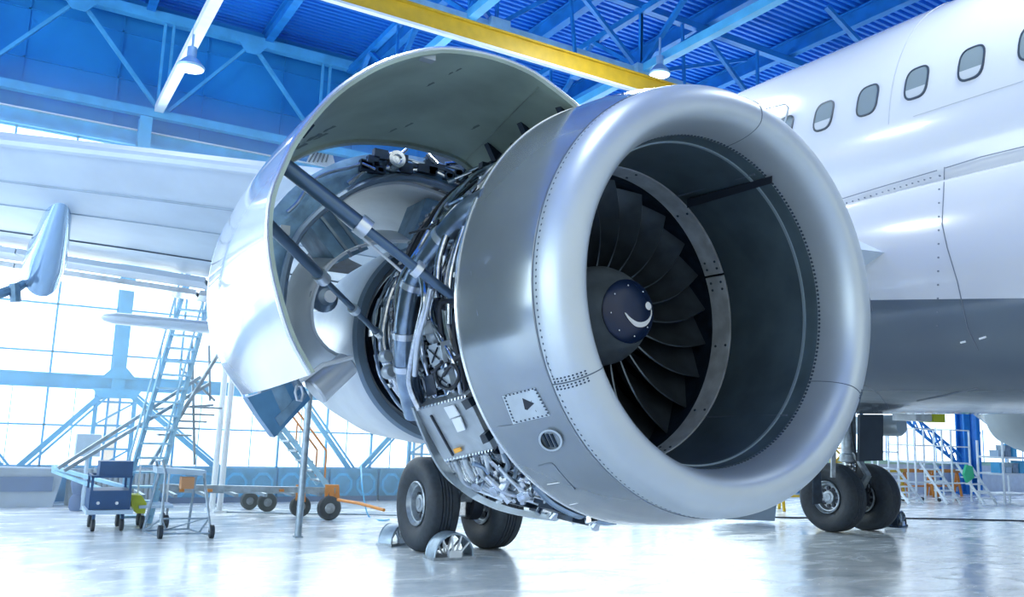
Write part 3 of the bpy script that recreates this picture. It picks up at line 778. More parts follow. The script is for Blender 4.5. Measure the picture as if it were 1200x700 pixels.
mb.rings([[cp(.125+.028*cos(t)*s_, .040+.024*sin(t)*s_) for t in [2*pi*k/18 for k in range(18)]] for s_ in (1, .4)], True, False, True)
mb.build('spiral_mark', M['white_mark'], eng)
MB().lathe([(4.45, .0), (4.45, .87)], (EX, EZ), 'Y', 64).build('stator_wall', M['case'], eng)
mb = MB()
for k in range(34):
    a = 360*k/34; p, q = pol(4.36, a, .3), pol(4.36, a, .86); mb.bar(p, q, .01, .14, up=(0, 1, 0))
mb.build('stator_vanes', M['steel_d'], eng)
# intake cowl details
def onc(px, py, off=.004):
    p = cyl(px, py, 1.12)
    for _ in range(5):
        R = 1.163 if p.y > 3.6 else (1.079+(1.143-1.079)*(p.y-3.06)/.29 if p.y < 3.35 else 1.143+.02*(p.y-3.35)/.25)
        p = cyl(px, py, R+off)
    return p
def patch(q, n, off=.002, t=.008):
    G = [[onc(q[0][0]+(q[1][0]-q[0][0])*i/n+((q[3][0]-q[0][0])*(1-i/n)+(q[2][0]-q[1][0])*i/n)*j/n,
              q[0][1]+(q[1][1]-q[0][1])*i/n+((q[3][1]-q[0][1])*(1-i/n)+(q[2][1]-q[1][1])*i/n)*j/n, off) for j in range(n+1)] for i in range(n+1)]
    return G
pq = ((589, 464), (627, 454), (645, 487), (602, 497))
MB().grid(patch(pq, 6, .004), .004, Vector((EX-3, 3.3, EZ))).build('access_plate', M['box_l'], cowl)
MB().grid(patch(((612, 467), (626, 473), (618, 481), (615, 480)), 2, .009), .003).build('scoop_opening', M['cable'], cowl)
mb = MB()
for i in range(4):
    (x0, y0), (x1, y1) = pq[i], pq[(i+1) % 4]
    for k in range(8):
        t = (k+.5)/8; cx_, cy_ = sum(p[0] for p in pq)/4, sum(p[1] for p in pq)/4
        c = onc(x0+(x1-x0)*t+(cx_-x0-(x1-x0)*t)*.07, y0+(y1-y0)*t+(cy_-y0-(y1-y0)*t)*.07, .009); mb.box(c, (.007, .007, .007))
mb.build('plate_rivets', M['rivet'], cowl)['kind'] = 'stuff'
def oval(cx, cy, rx, ry, off, n=28, tilt=0): return [onc(cx+rx*cos(t)*cos(tilt)-ry*sin(t)*sin(tilt), cy+rx*cos(t)*sin(tilt)+ry*sin(t)*cos(tilt), off) for t in [2*pi*k/n for k in range(n)]]
MB().rings([oval(645, 516.5, 14.5, 12.5, .001, tilt=.5), oval(645, 516.5, 14.5, 12.5, .016, tilt=.5), oval(645, 516.5, 12, 10.3, .016, tilt=.5), oval(645, 516.5, 12, 10.3, .002, tilt=.5)], True).build('vent_ring', M['lip'], cowl)
v = MB().rings([oval(645, 516.5, 12, 10.3, .004, tilt=.5)], True, True).build('vent_hole', M['cable'], cowl)
mb = MB()
for dx in (-5, 0, 5): mb.bar(onc(641+dx, 509, .010), onc(648+dx, 524, .010), .012, .006)
mb.build('vent_louvre', M['steel_d'], cowl)
mb = MB()
for (x0, y0, x1, y1, w) in ((642, 568, 655, 566, .010), (668, 592, 677, 590, .008)): mb.bar(onc(x0, y0), onc(x1, y1), w, .003)
mb.build('placard', M['white_mark'], cowl)
mb = MB()
for P in (((584, 500), (600, 498)), ((631, 546), (646, 543), (655, 552), (674, 574)), ((645, 392), (640, 420), (650, 445)), ((552, 318), (560, 370))): mb.tube(catmull([onc(*q, .001) for q in P], 4), .0025, 5)
mb.build('panel_seam_line', M['seam'], cowl)
# ------------------------------------------------ fan case and its pipework
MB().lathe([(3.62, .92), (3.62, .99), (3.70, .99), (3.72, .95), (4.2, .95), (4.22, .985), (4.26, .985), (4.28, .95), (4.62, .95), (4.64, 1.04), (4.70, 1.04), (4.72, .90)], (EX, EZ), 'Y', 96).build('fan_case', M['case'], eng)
MB().lathe([(4.72, .92), (4.95, .72), (5.3, .62), (5.9, .60), (6.6, .55), (6.9, .5)], (EX, EZ), 'Y', 64).build('core_casing', M['steel_b'], eng)
mb = MB()
for y in (4.2+.0, 4.66): 
    for k in range(90):
        c = pol(y+.02, 4*k, .987 if y < 4.5 else 1.042); mb.box(c, (.018, .05, .018))
mb.build('flange_bolts', M['steel'], eng)['kind'] = 'stuff'
rnd = random.Random(11)
def cpath(pts, R): # (y, th, extra radius)
    return catmull([pol(y, th, R+dr) for y, th, dr in pts], 6)
mats = ['steel', 'steel', 'steel_b', 'steel_d', 'steel', 'cable', 'steel_b', 'collar']
npipe = 0
def pipe(pts, r, m_, seg=8):
    global npipe; npipe += 1
    return MB().tube(pts, r, seg).build('pipe', M[m_], eng)
# hoops following the case
for i in range(26):
    y = rnd.uniform(3.68, 4.58); a, b = rnd.uniform(95, 150), rnd.uniform(200, 285); n = 7
    R = rnd.uniform(.975, 1.07); w = rnd.choice([.04, .09, .14])
    pts = [(y+rnd.uniform(-w, w), a+(b-a)*k/n, rnd.uniform(-.012, .012)) for k in range(n+1)]
    pipe(cpath(pts, R), rnd.choice([.008, .011, .014, .02, .024]), rnd.choice(mats))
# zig-zag lines that step between stations
for i in range(24):
    y = rnd.uniform(3.68, 4.3); th = rnd.uniform(110, 270); R = rnd.uniform(.97, 1.08); pts = [(y, th, 0)]
    for k in range(5):
        if rnd.random() < .5: y = min(4.62, max(3.66, y+rnd.choice([-.2, .15, .25])))
        else: th += rnd.choice([9, 14, -8])
        pts.append((y, th, rnd.uniform(-.015, .02)))
    pipe(cpath(pts, R), rnd.choice([.007, .009, .012, .016]), rnd.choice(mats), 7)
# core hoops behind the case
for i in range(20):
    y = 4.95+i*.045; n = 12; R = .70+.02*math.sin(i*1.7)+(.05 if i % 4 == 0 else 0)
    pts = [(y+rnd.uniform(-.02, .02), 130+130*k/n, rnd.uniform(-.008, .008)) for k in range(n+1)]
    pipe(cpath(pts, R), rnd.choice([.010, .014, .018]), rnd.choice(['steel', 'steel', 'collar', 'steel_b']))
for i in range(60):
    y, th = rnd.uniform(4.85, 5.8), rnd.uniform(140, 250); c = pol(y, th, .73); MB().box(c, (.03, rnd.uniform(.03, .09), rnd.uniform(.03, .08)), Matrix.Rotation(-radians(th), 3, 'Y')).build('core_bracket', M['steel'], eng)
for i in range(98):
    y, th = rnd.uniform(3.68, 4.6), rnd.uniform(105, 285); c = pol(y, th, rnd.uniform(.98, 1.07)); s_ = rnd.uniform(.018, .05)
    MB().box(c, (.03, s_, s_*rnd.uniform(.6, 1.6)), Matrix.Rotation(-radians(th), 3, 'Y')).build('clamp', M['collar'], eng)
for i in range(60):
    y, th = rnd.uniform(3.68, 4.55), rnd.uniform(110, 285); c = pol(y, th, rnd.uniform(.97, 1.02)); s_ = rnd.uniform(.05, .13)
    MB().box(c, (.07, s_, s_*rnd.uniform(.5, 1.5)), Matrix.Rotation(-radians(th), 3, 'Y')).build('mounted_unit', M['steel_d'], eng)
for i in range(46):
    y, th = rnd.uniform(3.7, 4.55), rnd.uniform(115, 285); a = pol(y, th, 1.0); b = pol(y+rnd.uniform(-.03, .03), th+rnd.uniform(-2, 2), 1.07); MB().tube([a, b], rnd.uniform(.012, .028), 10).build('connector', M['steel'], eng)
# traced large ducts
def tr(P, R, r, m_, n=6, seg=12, name='pipe'):
    pts = catmull([cyl(x, y, R) for x, y in P], n); return MB().tube(pts, r, seg).build(name, M[m_], eng)
tr([(574, 232), (550, 246), (528, 268), (503, 300), (484, 332), (476, 370), (474, 410), (478, 450), (486, 486)], 1.11, .062, 'steel_b', name='bleed_air_duct', seg=18)
mb = MB()
for (x, y) in ((519, 278), (484, 335), (473, 392), (475, 430)):
    P = catmull([cyl(px, py, 1.11) for px, py in [(574, 232), (550, 246), (528, 268), (503, 300), (484, 332), (476, 370), (474, 410), (478, 450), (486, 486)]], 12)
    c = cyl(x, y, 1.11); i = min(range(1, len(P)-1), key=lambda k: (P[k]-c).length); d = (P[i+1]-P[i-1]).normalized()
    mb.tube([P[i]-d*.018, P[i]+d*.018], .070, 18)
mb.build('duct_clamp', M['collar'], eng)
tr([(494, 322), (498, 350), (492, 380), (484, 415), (480, 450), (492, 480)], 1.15, .020, 'steel')
tr([(505, 338), (498, 370), (490, 400), (486, 440)], 1.16, .016, 'collar')
tr([(522, 300), (510, 340), (504, 370), (518, 400), (534, 430), (542, 470)], 1.10, .015, 'steel')
tr([(545, 300), (538, 350), (532, 390), (541, 430), (548, 470), (553, 500), (548, 540)], 1.09, .012, 'cable')
tr([(536, 250), (522, 280), (514, 310), (512, 350)], 1.12, .022, 'steel')
tr([(580, 222), (550, 255), (536, 290), (528, 330), (526, 380)], 1.08, .018, 'steel')
tr([(518, 425), (510, 436), (516, 452), (530, 455), (538, 440), (530, 428), (520, 440)], 1.15, .010, 'cable', name='cable_loop')
for (x, y, w) in ((511, 393, .05), (452, 418, .04), (456, 436, .045)):
    c = cyl(x, y, 1.06); MB().lathe([(c.y-w, 0), (c.y-w, w*.7), (c.y-w*.5, w), (c.y+w*.5, w), (c.y+w, w*.7), (c.y+w, 0)], (c.x, c.z), 'Y', 20).build('accumulator', M['box_l'], eng)
# electronics boxes with crossed lids
def box_on(q, R, dep, m_, name, cross=False, par=eng):
    P = [cyl(x, y, R) for x, y in q]; c = sum(P, Vector())/4; n = (Vector((EX, c.y, EZ))-c).normalized()
    o = MB().plate(P, n*dep).build(name, M[m_], par)
    if cross:
        mb = MB(); e = -n*.006
        mb.bar(P[0].lerp(P[2], .2)+e, P[0].lerp(P[2], .8)+e, .006, .006); mb.bar(P[1].lerp(P[3], .2)+e, P[1].lerp(P[3], .8)+e, .006, .006)
        for a in range(4): mb.box(P[a].lerp(c, .14)+e, (.014, .014, .014))
        mb.build('lid_ribs', M['steel_d'], o)
    return o
box_on(((500, 406), (516, 401), (520, 425), (505, 431)), 1.13, .10, 'box_l', 'electronics_box', True)
box_on(((508, 436), (524, 431), (529, 452), (512, 458)), 1.14, .10, 'box_l', 'electronics_box', True)
box_on(((538, 296), (546, 294), (545, 318), (536, 320)), 1.10, .06, 'box_m', 'sensor_box')
box_on(((497, 442), (507, 438), (512, 462), (500, 466)), 1.10, .08, 'steel_d', 'electronics_box')
box_on(((489, 378), (497, 376), (498, 392), (490, 394)), 1.15, .05, 'box_l', 'sensor_box')
# large grey equipment panel low on the side
pan = box_on(((486, 480), (547, 463), (578, 527), (520, 540)), 1.15, .14, 'box_m', 'equipment_panel')
mb = MB(); 
for s0, s1 in (((505, 487), (531, 534)),):
    mb.bar(cyl(*s0, 1.155), cyl(*s1, 1.155), .012, .01)
mb.build('panel_gap', M['cable'], pan)
box_on(((520, 478), (531, 475), (538, 487), (527, 491)), 1.16, .006, 'placard', 'placard', par=pan)
box_on(((529, 492), (539, 489), (545, 504), (536, 507)), 1.16, .006, 'placard', 'placard', par=pan)
box_on(((531, 527), (539, 525), (541, 529), (533, 532)), 1.16, .006, 'amber', 'amber_sticker', par=pan)
mb = MB()
for k in range(16): 
    for (a, b) in (((488, 478), (546, 463)), ((522, 538), (577, 526))):
        t = k/15; mb.box(cyl(a[0]+(b[0]-a[0])*t, a[1]+(b[1]-a[1])*t+2, 1.157), (.012, .012, .012))
mb.build('panel_bolts', M['steel'], pan)['kind'] = 'stuff'
box_on(((540, 471), (548, 468), (553, 477), (546, 481)), 1.18, .05, 'steel_d', 'latch_housing', par=pan)
box_on(((562, 511), (568, 509), (573, 518), (566, 521)), 1.18, .05, 'steel_d', 'latch_housing', par=pan)
# fuel and oil lines fanning out under the panel
for k in range(13):
    x = 524+4.1*k; tr([(x, 541-.9*k), (x+6, 553), (x+14+1.5*k*.5, 568), (590+k*1.2, 582+(k % 3)*2)], 1.08+.012*(k % 3), .009+.004*(k % 3), ('steel', 'steel', 'collar')[k % 3], seg=7)
for k, q in enumerate([[(640, 540), (620, 560), (604, 574), (590, 586)], [(630, 548), (614, 566), (600, 580), (582, 590)], [(606, 545), (603, 560), (600, 575)], [(575, 540), (585, 552), (583, 570), (596, 585)], [(560, 540), (566, 560), (560, 575)], [(590, 530), (596, 545), (588, 560), (592, 575)], [(556, 492), (566, 505), (570, 530), (578, 545)], [(562, 480), (574, 500), (586, 520), (592, 540)]]):
    tr(q, 1.10, .012+.004*(k % 2), ('steel', 'collar', 'steel_b')[k % 3], seg=8)
# accessory gearbox and pumps at the bottom
gb = random.Random(5)
for i in range(44):
    th = gb.uniform(248, 292); y = gb.uniform(3.68, 4.5); c = pol(y, th, gb.uniform(1.02, 1.15)); s_ = gb.uniform(.05, .12)
    if i % 2: MB().box(c, (s_, s_*1.3, s_), Matrix.Rotation(-radians(th), 3, 'Y')).build('gearbox_module', M['steel_d'], eng)
    else: MB().lathe([(c.y-s_, 0), (c.y-s_, s_*.45), (c.y+s_, s_*.45), (c.y+s_, 0)], (c.x, c.z), 'Y', 14).build('gearbox_module', M['steel_d'], eng)
for i in range(60):
    th = gb.uniform(238, 285); y = gb.uniform(3.68, 4.5); c = pol(y, th, gb.uniform(1.10, 1.19)); r_ = gb.uniform(.012, .034)
    d = Vector((gb.uniform(-1, 1), gb.uniform(-1, 1), gb.uniform(-1, 1))).normalized(); MB().tube([c-d*.04, c+d*.04], r_, 9).build('pump_fitting', M['steel'], eng)
for i in range(12):
    th = gb.uniform(228, 262); y = gb.uniform(3.7, 4.2); pts = [(y, th, 0)]
    for k in range(5): th += gb.uniform(3, 9); y += gb.uniform(-.09, .09); pts.append((min(4.6, max(3.68, y)), th, gb.uniform(-.03, .03)))
    pipe(cpath(pts, 1.14), gb.choice([.010, .014, .02]), gb.choice(['steel', 'collar', 'steel_b']))
# pale curved skirt rail under the pipework
P = [cyl(x, y, 1.17) for x, y in ((484, 478), (494, 505), (508, 536), (526, 562), (552, 584), (585, 598), (620, 606), (650, 610))]
Q = [cyl(x+8, y-5, 1.10) for x, y in ((484, 478), (494, 505), (508, 536), (526, 562), (552, 584), (585, 598), (620, 606), (650, 610))]
MB().grid([catmull(P, 5), catmull(Q, 5)], .012).build('lower_rail', M['box_l'], eng)
# exhaust duct / fixed cowl behind the core
MB().lathe([(6.02, .70), (5.98, .74), (5.98, .79), (6.02, .815), (6.4, .83), (7.0, .80), (7.7, .68), (8.2, .56), (8.2, .54), (7.6, .64), (6.6, .74), (6.1, .70)], (EX, EZ), 'Y', 96, loop=True).build('exhaust_duct', M['cone'], eng)
MB().lathe([(5.96, .735), (5.93, .745), (5.93, .80), (5.97, .82), (6.0, .80)], (EX, EZ), 'Y', 96).build('duct_rim', M['rimgrey'], eng)
MB().lathe([(6.05, .69), (6.3, .62), (6.3, .3)], (EX, EZ), 'Y', 64).build('rear_frame', M['steel_d'], eng)
# ------------------------------------------------ opened fan cowl door
Fpx = [(688, 131), (655, 104), (620, 80), (572, 62), (520, 55), (475, 62), (430, 80), (385, 112), (345, 160), (330, 190), (316, 225), (311, 262), (313, 300), (321, 340), (338, 395), (362, 440)]
Rpx = [(558, 203), (538, 186), (512, 176), (475, 167), (430, 163), (395, 165), (360, 174), (322, 195), (285, 235), (262, 268), (250, 300), (244, 330), (243, 362), (247, 395), (262, 432), (284, 463)]
F = resample(catmull([atY(*q, 3.62) for q in Fpx], 6), 49); Rr = resample(catmull([atY(*q, 5.02) for q in Rpx], 6), 49)
ctr = Vector((2.1, 4.3, 2.4))
rows = 10; G = [[F[i].lerp(Rr[i], k/rows)+(F[i].lerp(Rr[i], k/rows)-ctr).normalized()*.03*math.sin(pi*k/rows) for i in range(49)] for k in range(rows+1)]
door = MB().grid(G, .012, ctr).build('fan_cowl_door', M['door_out'], eng, sharp=50)
def inset(G, d): 
    n, m_ = len(G), len(G[0]); out = []
    for i in range(n):
        row = []
        for j in range(m_):
            a = G[min(i+1, n-1)][j]-G[max(i-1, 0)][j]; b = G[i][min(j+1, m_-1)]-G[i][max(j-1, 0)]; v = a.cross(b).normalized()
            if v.dot(ctr-G[i][j]) < 0: v = -v
            row.append(G[i][j]+v*d)
        out.append(row)
    return out
Gi = inset(G, .0135)
mb = MB().grid(Gi, .018, ctr); mb.bm.verts.index_update(); DB = BVHTree.FromPolygons([v.co.copy() for v in mb.bm.verts], [[v.index for v in f.verts] for f in mb.bm.faces])
mb.build('inner_liner', M['door_in'], door, sharp=50)
def strip(Gs, j0, j1, i0, i1, d, t, name, mt, par=door):
    sub = inset(Gs, d); sub = [r[j0:j1] for r in sub[i0:i1]]; return MB().grid(sub, t, ctr).build(name, M[mt], par, sharp=50)
# raised rim band round the liner
e0, e1 = F, [F[i].lerp(Rr[i], .07) for i in range(49)]
Gf = [[F[i].lerp(Rr[i], t)+(F[i].lerp(Rr[i], t)-ctr).normalized()*-.020 for i in range(49)] for t in (0.004, .03)]
MB().grid(Gf, .008, ctr).build('front_rim', M['door_rim'], door, sharp=50)
Gf = [[F[i].lerp(Rr[i], t)+(F[i].lerp(Rr[i], t)-ctr).normalized()*-.03 for i in range(49)] for t in (.955, .998)]
MB().grid(Gf, .02, ctr).build('rear_rim', M['door_rim'], door, sharp=50)
MB().tube([p+(ctr-p).normalized()*.006 for p in F], .010, 6).tube([p+(ctr-p).normalized()*.006 for p in Rr], .008, 6).build('edge_bead', M['nacelle_edge'], door)
mb = MB(); mb.tube([F[5].lerp(Rr[2], t)+(ctr-F[5]).normalized()*.045 for t in (.02, .5, .98)], .004, 5); mb.build('liner_seam', M['door_rim'], door)
for t in (.06, .36, .68):       # hinge brackets
    a = F[0].lerp(Rr[0], t); b = F[4].lerp(Rr[3], t); d = (b-a).normalized(); dn = Vector((0, 0, -1))
    MB().plate([a, a+d*.16, a+d*.03+dn*.14, a+dn*.16], (0, .05, 0)).tube([a+dn*.1, a+dn*.1+Vector((.12, 0, -.03))], .03, 8).build('hinge', M['steel_d'], door)
for k in range(7):   # latch fittings along the lower inner edge
    i = 27+k; t = .12+.1*(k % 3); p = F[i].lerp(Rr[i], t); n = (ctr-p).normalized(); MB().bar(p+n*.035, F[i+1].lerp(Rr[i+1], t+.04)+n*.035, .016, .014).build('latch_fitting', M['steel_d'], door)
MB().box(F[16]+Vector((0, .05, -.03)), (.10, .05, .03)).build('edge_plate', M['box_m'], door)
# soot smears and scuffs inside the door
for (px, py, w_, h_) in ((504, 99, 5, 1.2), (537, 82, 4, 1), (528, 86, 3, 1), (460, 153, 5, 1), (478, 147, 6, 1), (557, 149, 5, 1.5), (366, 162, 11, 1.5), (384, 152, 9, 1.2), (352, 172, 8, 1.5), (376, 160, 8, 1)):
    P = []
    for q in range(14):
        a = 2*pi*q/14; P.append((px+w_*cos(a)*(1+.3*sin(3*a)), py-w_*.5*cos(a)+h_*sin(a)))
    h = DB.ray_cast(EYE, ray(px, py))
    if h[0] is None: continue
    L_ = []
    for q in P:
        g_ = DB.ray_cast(EYE, ray(*q))
        if g_[0] is not None: L_.append(g_[0]-ray(*q)*.004)
    if len(L_) > 6: MB().plate(L_, ray(px, py)*.002).build('scuff', M['scuff'], door)
# hold-open rods
def rod(a, b, r, name='hold_open_rod'):
    a, b = Vector(a), Vector(b); L = lambda t: a.lerp(b, t)
    o = MB().tube([L(0), L(.42)], r, 14).tube([L(.42), L(1)], r*.62, 12).build(name, M['rod'], eng)
    MB().tube([L(.40), L(.455)], r*1.35, 14).tube([L(.72), L(.755)], r*1.1, 14).build('collar', M['collar'], o)
    MB().tube([L(-.03), L(.03)], r*.8, 10).tube([L(.97), L(1.02)], r*.9, 10).build('end_fitting', M['steel'], o)
rod(atY(332, 193, 3.9), cyl(541, 356, 1.02), .040)
rod(atY(312, 260, 4.1), cyl(443, 391, .98), .030)
mb = MB(); mb.tube([atY(334, 199, 3.95), atY(470, 318, 3.95)], .007, 6); mb.build('strap_line', M['placard'], eng)
# ------------------------------------------------ opened reverser half behind the door
YR = 5.35
Opx = [(592, 236), (560, 208), (520, 192), (480, 182), (440, 180), (395, 190), (350, 215), (325, 240), (306, 268), (294, 310), (290, 360), (292, 410), (300, 455), (322, 512)]
Ipx = [(575, 252), (552, 236), (520, 222), (485, 211), (455, 211), (425, 219), (395, 236), (368, 258), (350, 280), (338, 312), (332, 350), (331, 390), (338, 425), (352, 452)]
O = resample(catmull([atY(*q, YR) for q in Opx], 6), 45); I = resample(catmull([atY(*q, YR) for q in Ipx], 6), 45)
rc = Vector((2.25, YR, 2.5))
rev = MB().grid([O, [a.lerp(b, .5)+Vector((0, -.03, 0)) for a, b in zip(O, I)], I], .10, Vector((2.25, 9, 2.5))).build('reverser_half', M['rev_frame'], eng)
def back(P, y, s_, sh): return [rc+(p-rc)*s_+Vector(sh)+Vector((0, y, 0)) for p in P]
def lift(P, k): return [p+Vector((.30*k, 0, .42*k))*max(0, (i-30)/14)**1.3 for i, p in enumerate(P)]
MB().grid([O, lift(back(O, .35, 1.0, (0, 0, 0)), .5), lift(back(O, .7, 1.0, (0, 0, 0)), 1), lift(back(O, 1.4, .93, (0.02, 0, 0)), 1.3)], .02, rc+Vector((0, .7, 0))).build('outer_skin', M['door_out'], rev, sharp=50)
MB().grid([back(I, .08, 1, (0, 0, 0)), back(I, .7, 1.0, (0, 0, 0)), back(I, 1.38, .93, (0, 0, 0))], .02, rc+Vector((0, .7, 0))).build('duct_wall', M['rev_duct'], rev, sharp=50)
mb = MB()
for i in range(1, 44):
    for k in range(2):
        p = I[i].lerp(I[min(i+1, 44)], k/2).lerp(O[i], .10); mb.lathe([(p.y-.025, 0), (p.y-.025, .009), (p.y+.01, .009)], (p.x, p.z), 'Y', 6)
mb.build('frame_bolts', M['collar'], rev)['kind'] = 'stuff'
MB().tube([p+Vector((0, -.02, 0)) for p in [a.lerp(b, .06) for a, b in zip(I, O)]], .028, 8).build('inner_lip', M['rimgrey'], rev)
for k, (w, r_, m_) in enumerate(((.35, .014, 'steel'), (.55, .018, 'steel_d'), (.75, .012, 'steel_b'), (.62, .010, 'collar'))):
    a_, b_ = ((4, 20), (4, 14), (5, 26), (6, 12))[k]
    P = [I[i].lerp(O[i], w+.09*math.sin(i*.9+k))+Vector((0, -.06, 0)) for i in range(a_, b_)]
    MB().tube(catmull(P, 3), r_, 7).build('frame_pipe', M[m_], rev)
c = I[13].lerp(O[13], .6)+Vector((0, -.08, 0))
MB().lathe([(c.y-.03, 0), (c.y-.03, .03), (c.y-.05, .035), (c.y-.05, .06), (c.y+.05, .075), (c.y+.05, 0)], (c.x, c.z), 'Y', 24).build('drive_motor', M['steel'], rev)
for i in range(40):
    j = rnd.randint(3, 16); p = I[j].lerp(O[j], rnd.uniform(.3, .95))+Vector((0, -.06, 0)); s_ = rnd.uniform(.02, .07); MB().box(p, (s_*1.5, .05, s_)).build('actuator_block', M['steel_d'], rev)
for i in range(4):
    j = rnd.randint(3, 16); p = I[j].lerp(O[j], rnd.uniform(.3, .95))+Vector((0, -.09, 0)); d = Vector((rnd.uniform(-1, 1), 0, rnd.uniform(-1, 1))).normalized()*.05; MB().tube([p-d, p+d], rnd.uniform(.008, .018), 8).build('actuator_rod', M['steel'], rev)
box_c = I[27].lerp(O[27], .5)
MB().box(box_c+Vector((0, -.08, .0)), (.06, .05, .06)).build('junction_box', M['box_m'], rev)
# inner barrel of the reverser
Bpx = [(545, 300), (515, 290), (485, 283), (455, 282), (425, 287), (400, 298), (380, 318), (368, 342), (364, 365), (367, 388), (378, 405), (392, 416), (413, 421)]
Bf = resample(catmull([atY(*q, YR+.1) for q in Bpx], 5), 33)
bc = Vector((2.35, YR, 2.35))
def bback(y, s_): return [bc+(p-bc)*s_+Vector((0, y, 0)) for p in Bf]
Bb = resample(catmull([atY(*q, YR+.75) for q in ((535, 292), (500, 280), (465, 271), (430, 270), (395, 278), (365, 293), (345, 316), (334, 343), (329, 370), (329, 400), (336, 427), (347, 443), (362, 450))], 5), 33)
MB().grid([Bf, [a.lerp(b, .4)+(a-bc).normalized()*.02 for a, b in zip(Bf, Bb)], [a.lerp(b, .75)+(a-bc).normalized()*.015 for a, b in zip(Bf, Bb)], Bb], .02, bc+Vector((0, .7, 0))).build('inner_barrel', M['rev_barrel'], rev, sharp=60)
MB().tube(Bf, .006, 7).build('barrel_edge', M['collar'], rev)
# louvre bump on barrel
p = atY(378, 350, YR+.18); MB().lathe([(p.y-.10, 0), (p.y-.095, .06), (p.y-.03, .10), (p.y+.12, .08)], (p.x, p.z), 'Y', 20).build('drain_boss', M['steel_b'], rev)
MB().lathe([(p.y-.11, 0), (p.y-.11, .04), (p.y-.09, .045)], (p.x+.02, p.z+.005), 'Y', 16).build('boss_plug', M['placard'], rev)
# beams between ring and barrel
def beam(q, y, d, m_='rev_frame'): 
    P = [atY(*a, y) for a in q]; o = MB().plate(P, (0, d, 0)).build('support_beam', M[m_], rev); return o
b1 = beam(((352, 250), (386, 226), (432, 292), (396, 308)), YR+.12, .35)
mb = MB(); mb.bar(atY(366, 241, YR+.11), atY(412, 301, YR+.11), .02, .02); mb.bar(atY(378, 232, YR+.11), atY(424, 295, YR+.11), .015, .02); mb.build('beam_rib', M['steel_b'], b1)
b2 = beam(((500, 232), (527, 240), (508, 300), (478, 290)), YR+.12, .35)
MB().tube([atY(*q, YR+1.0) for q in ((395, 240), (425, 243), (455, 252), (478, 264), (500, 270))], .008, 6).build('duct_joint', M['seam'], rev)
# lower closing parts of the half
P = [atY(*q, YR-.02) for q in ((290, 466), (352, 446), (364, 468), (345, 488), (322, 513), (305, 490))]
lp = MB().plate(P, (0, .12, 0)).build('lower_closing_panel', M['rev_dark'], rev)
MB().plate([p+Vector((0, -.012, 0)) for p in [atY(*q, YR-.02) for q in ((322, 490), (356, 458), (360, 464), (328, 500))]], (0, .012, 0)).build('panel_rib', M['rev_frame'], lp)
MB().tube([atY(318, 509, YR+.1), atY(290, 470, YR+.3), atY(270, 430, YR+.5)], .02, 8).build('lower_edge', M['nacelle_edge'], lp)
a, b = atY(408, 426, YR+.05), atY(370, 458, YR+.05)
MB().tube([a+(a-b)*.06, a, b, b+(b-a)*.05], [.06, .085, .10, .09], 18).build('lower_beam', M['cone'], rev)
MB().tube([atY(352, 447, YR-.05), atY(378, 428, YR-.05), atY(413, 419, YR-.05)], .016, 8).build('lower_beam_edge', M['placard'], rev)
mb = MB(); lk = [atY(*q, YR-.12) for q in ((348, 452), (346, 460), (348, 469), (353, 470), (355, 462), (353, 453), (348, 452))]
mb.tube(lk, .009, 7); mb.build('latch_hook', M['collar'], rev)
# engine top gear between case and pylon
for i in range(40):
    y, th = rnd.uniform(3.7, 4.7), rnd.uniform(82, 125); c = pol(y, th, rnd.uniform(1.0, 1.12)); s_ = rnd.uniform(.03, .1); MB().box(c, (s_, s_, s_*.7)).build('top_fitting', M['steel_d'], eng)
for i in range(8):
    y = rnd.uniform(3.7, 4.5); pts = [(y+.1*k, 95+8*k+rnd.uniform(-3, 3), rnd.uniform(0, .05)) for k in range(5)]; pipe(cpath(pts, 1.06), rnd.choice([.01, .016]), rnd.choice(mats))
# ================================================================== FAR ENGINE (port side)
en2 = thing('jet_engine', 'closed grey jet engine under the far wing at the right edge', 'engine', (15.02, 5.2, 1.05))
MB().lathe([(2.885, .935), (2.93, 1.02), (3.05, 1.075), (3.5, 1.15), (4.3, 1.19), (5.6, 1.16), (6.8, 1.05), (7.6, .90), (8.1, .74), (8.35, .62), (8.36, .58), (8.0, .60), (3.4, .84), (2.95, .88)], (15.02, EZ), 'Y', 72, loop=True).build('nacelle', M['lip'], en2)
MB().lathe([(7.6, .58), (8.3, .50), (8.5, .4), (8.9, .12), (8.95, 0)], (15.02, EZ), 'Y', 40).build('exhaust_cone', M['steel'], en2)
MB().lathe([(6.05, 1.128), (6.05, 1.135), (6.07, 1.135), (6.07, 1.12)], (15.02, EZ), 'Y', 64).build('panel_joint', M['seam'], en2)
MB().lathe([(3.4, 0), (3.4, .845)], (15.02, EZ), 'Y', 40).build('fan_disc', M['blade'], en2)
# ================================================================== GROUND EQUIPMENT
def castor(x, y, r, par, w=.05, name='wheel'):
    return MB().lathe([(x-w, 0), (x-w, r*.5), (x-w, r*.88), (x-w*.7, r), (x+w*.7, r), (x+w, r*.88), (x+w, 0)], (y, r), 'X', 20).build(name, M['rubber'], par)
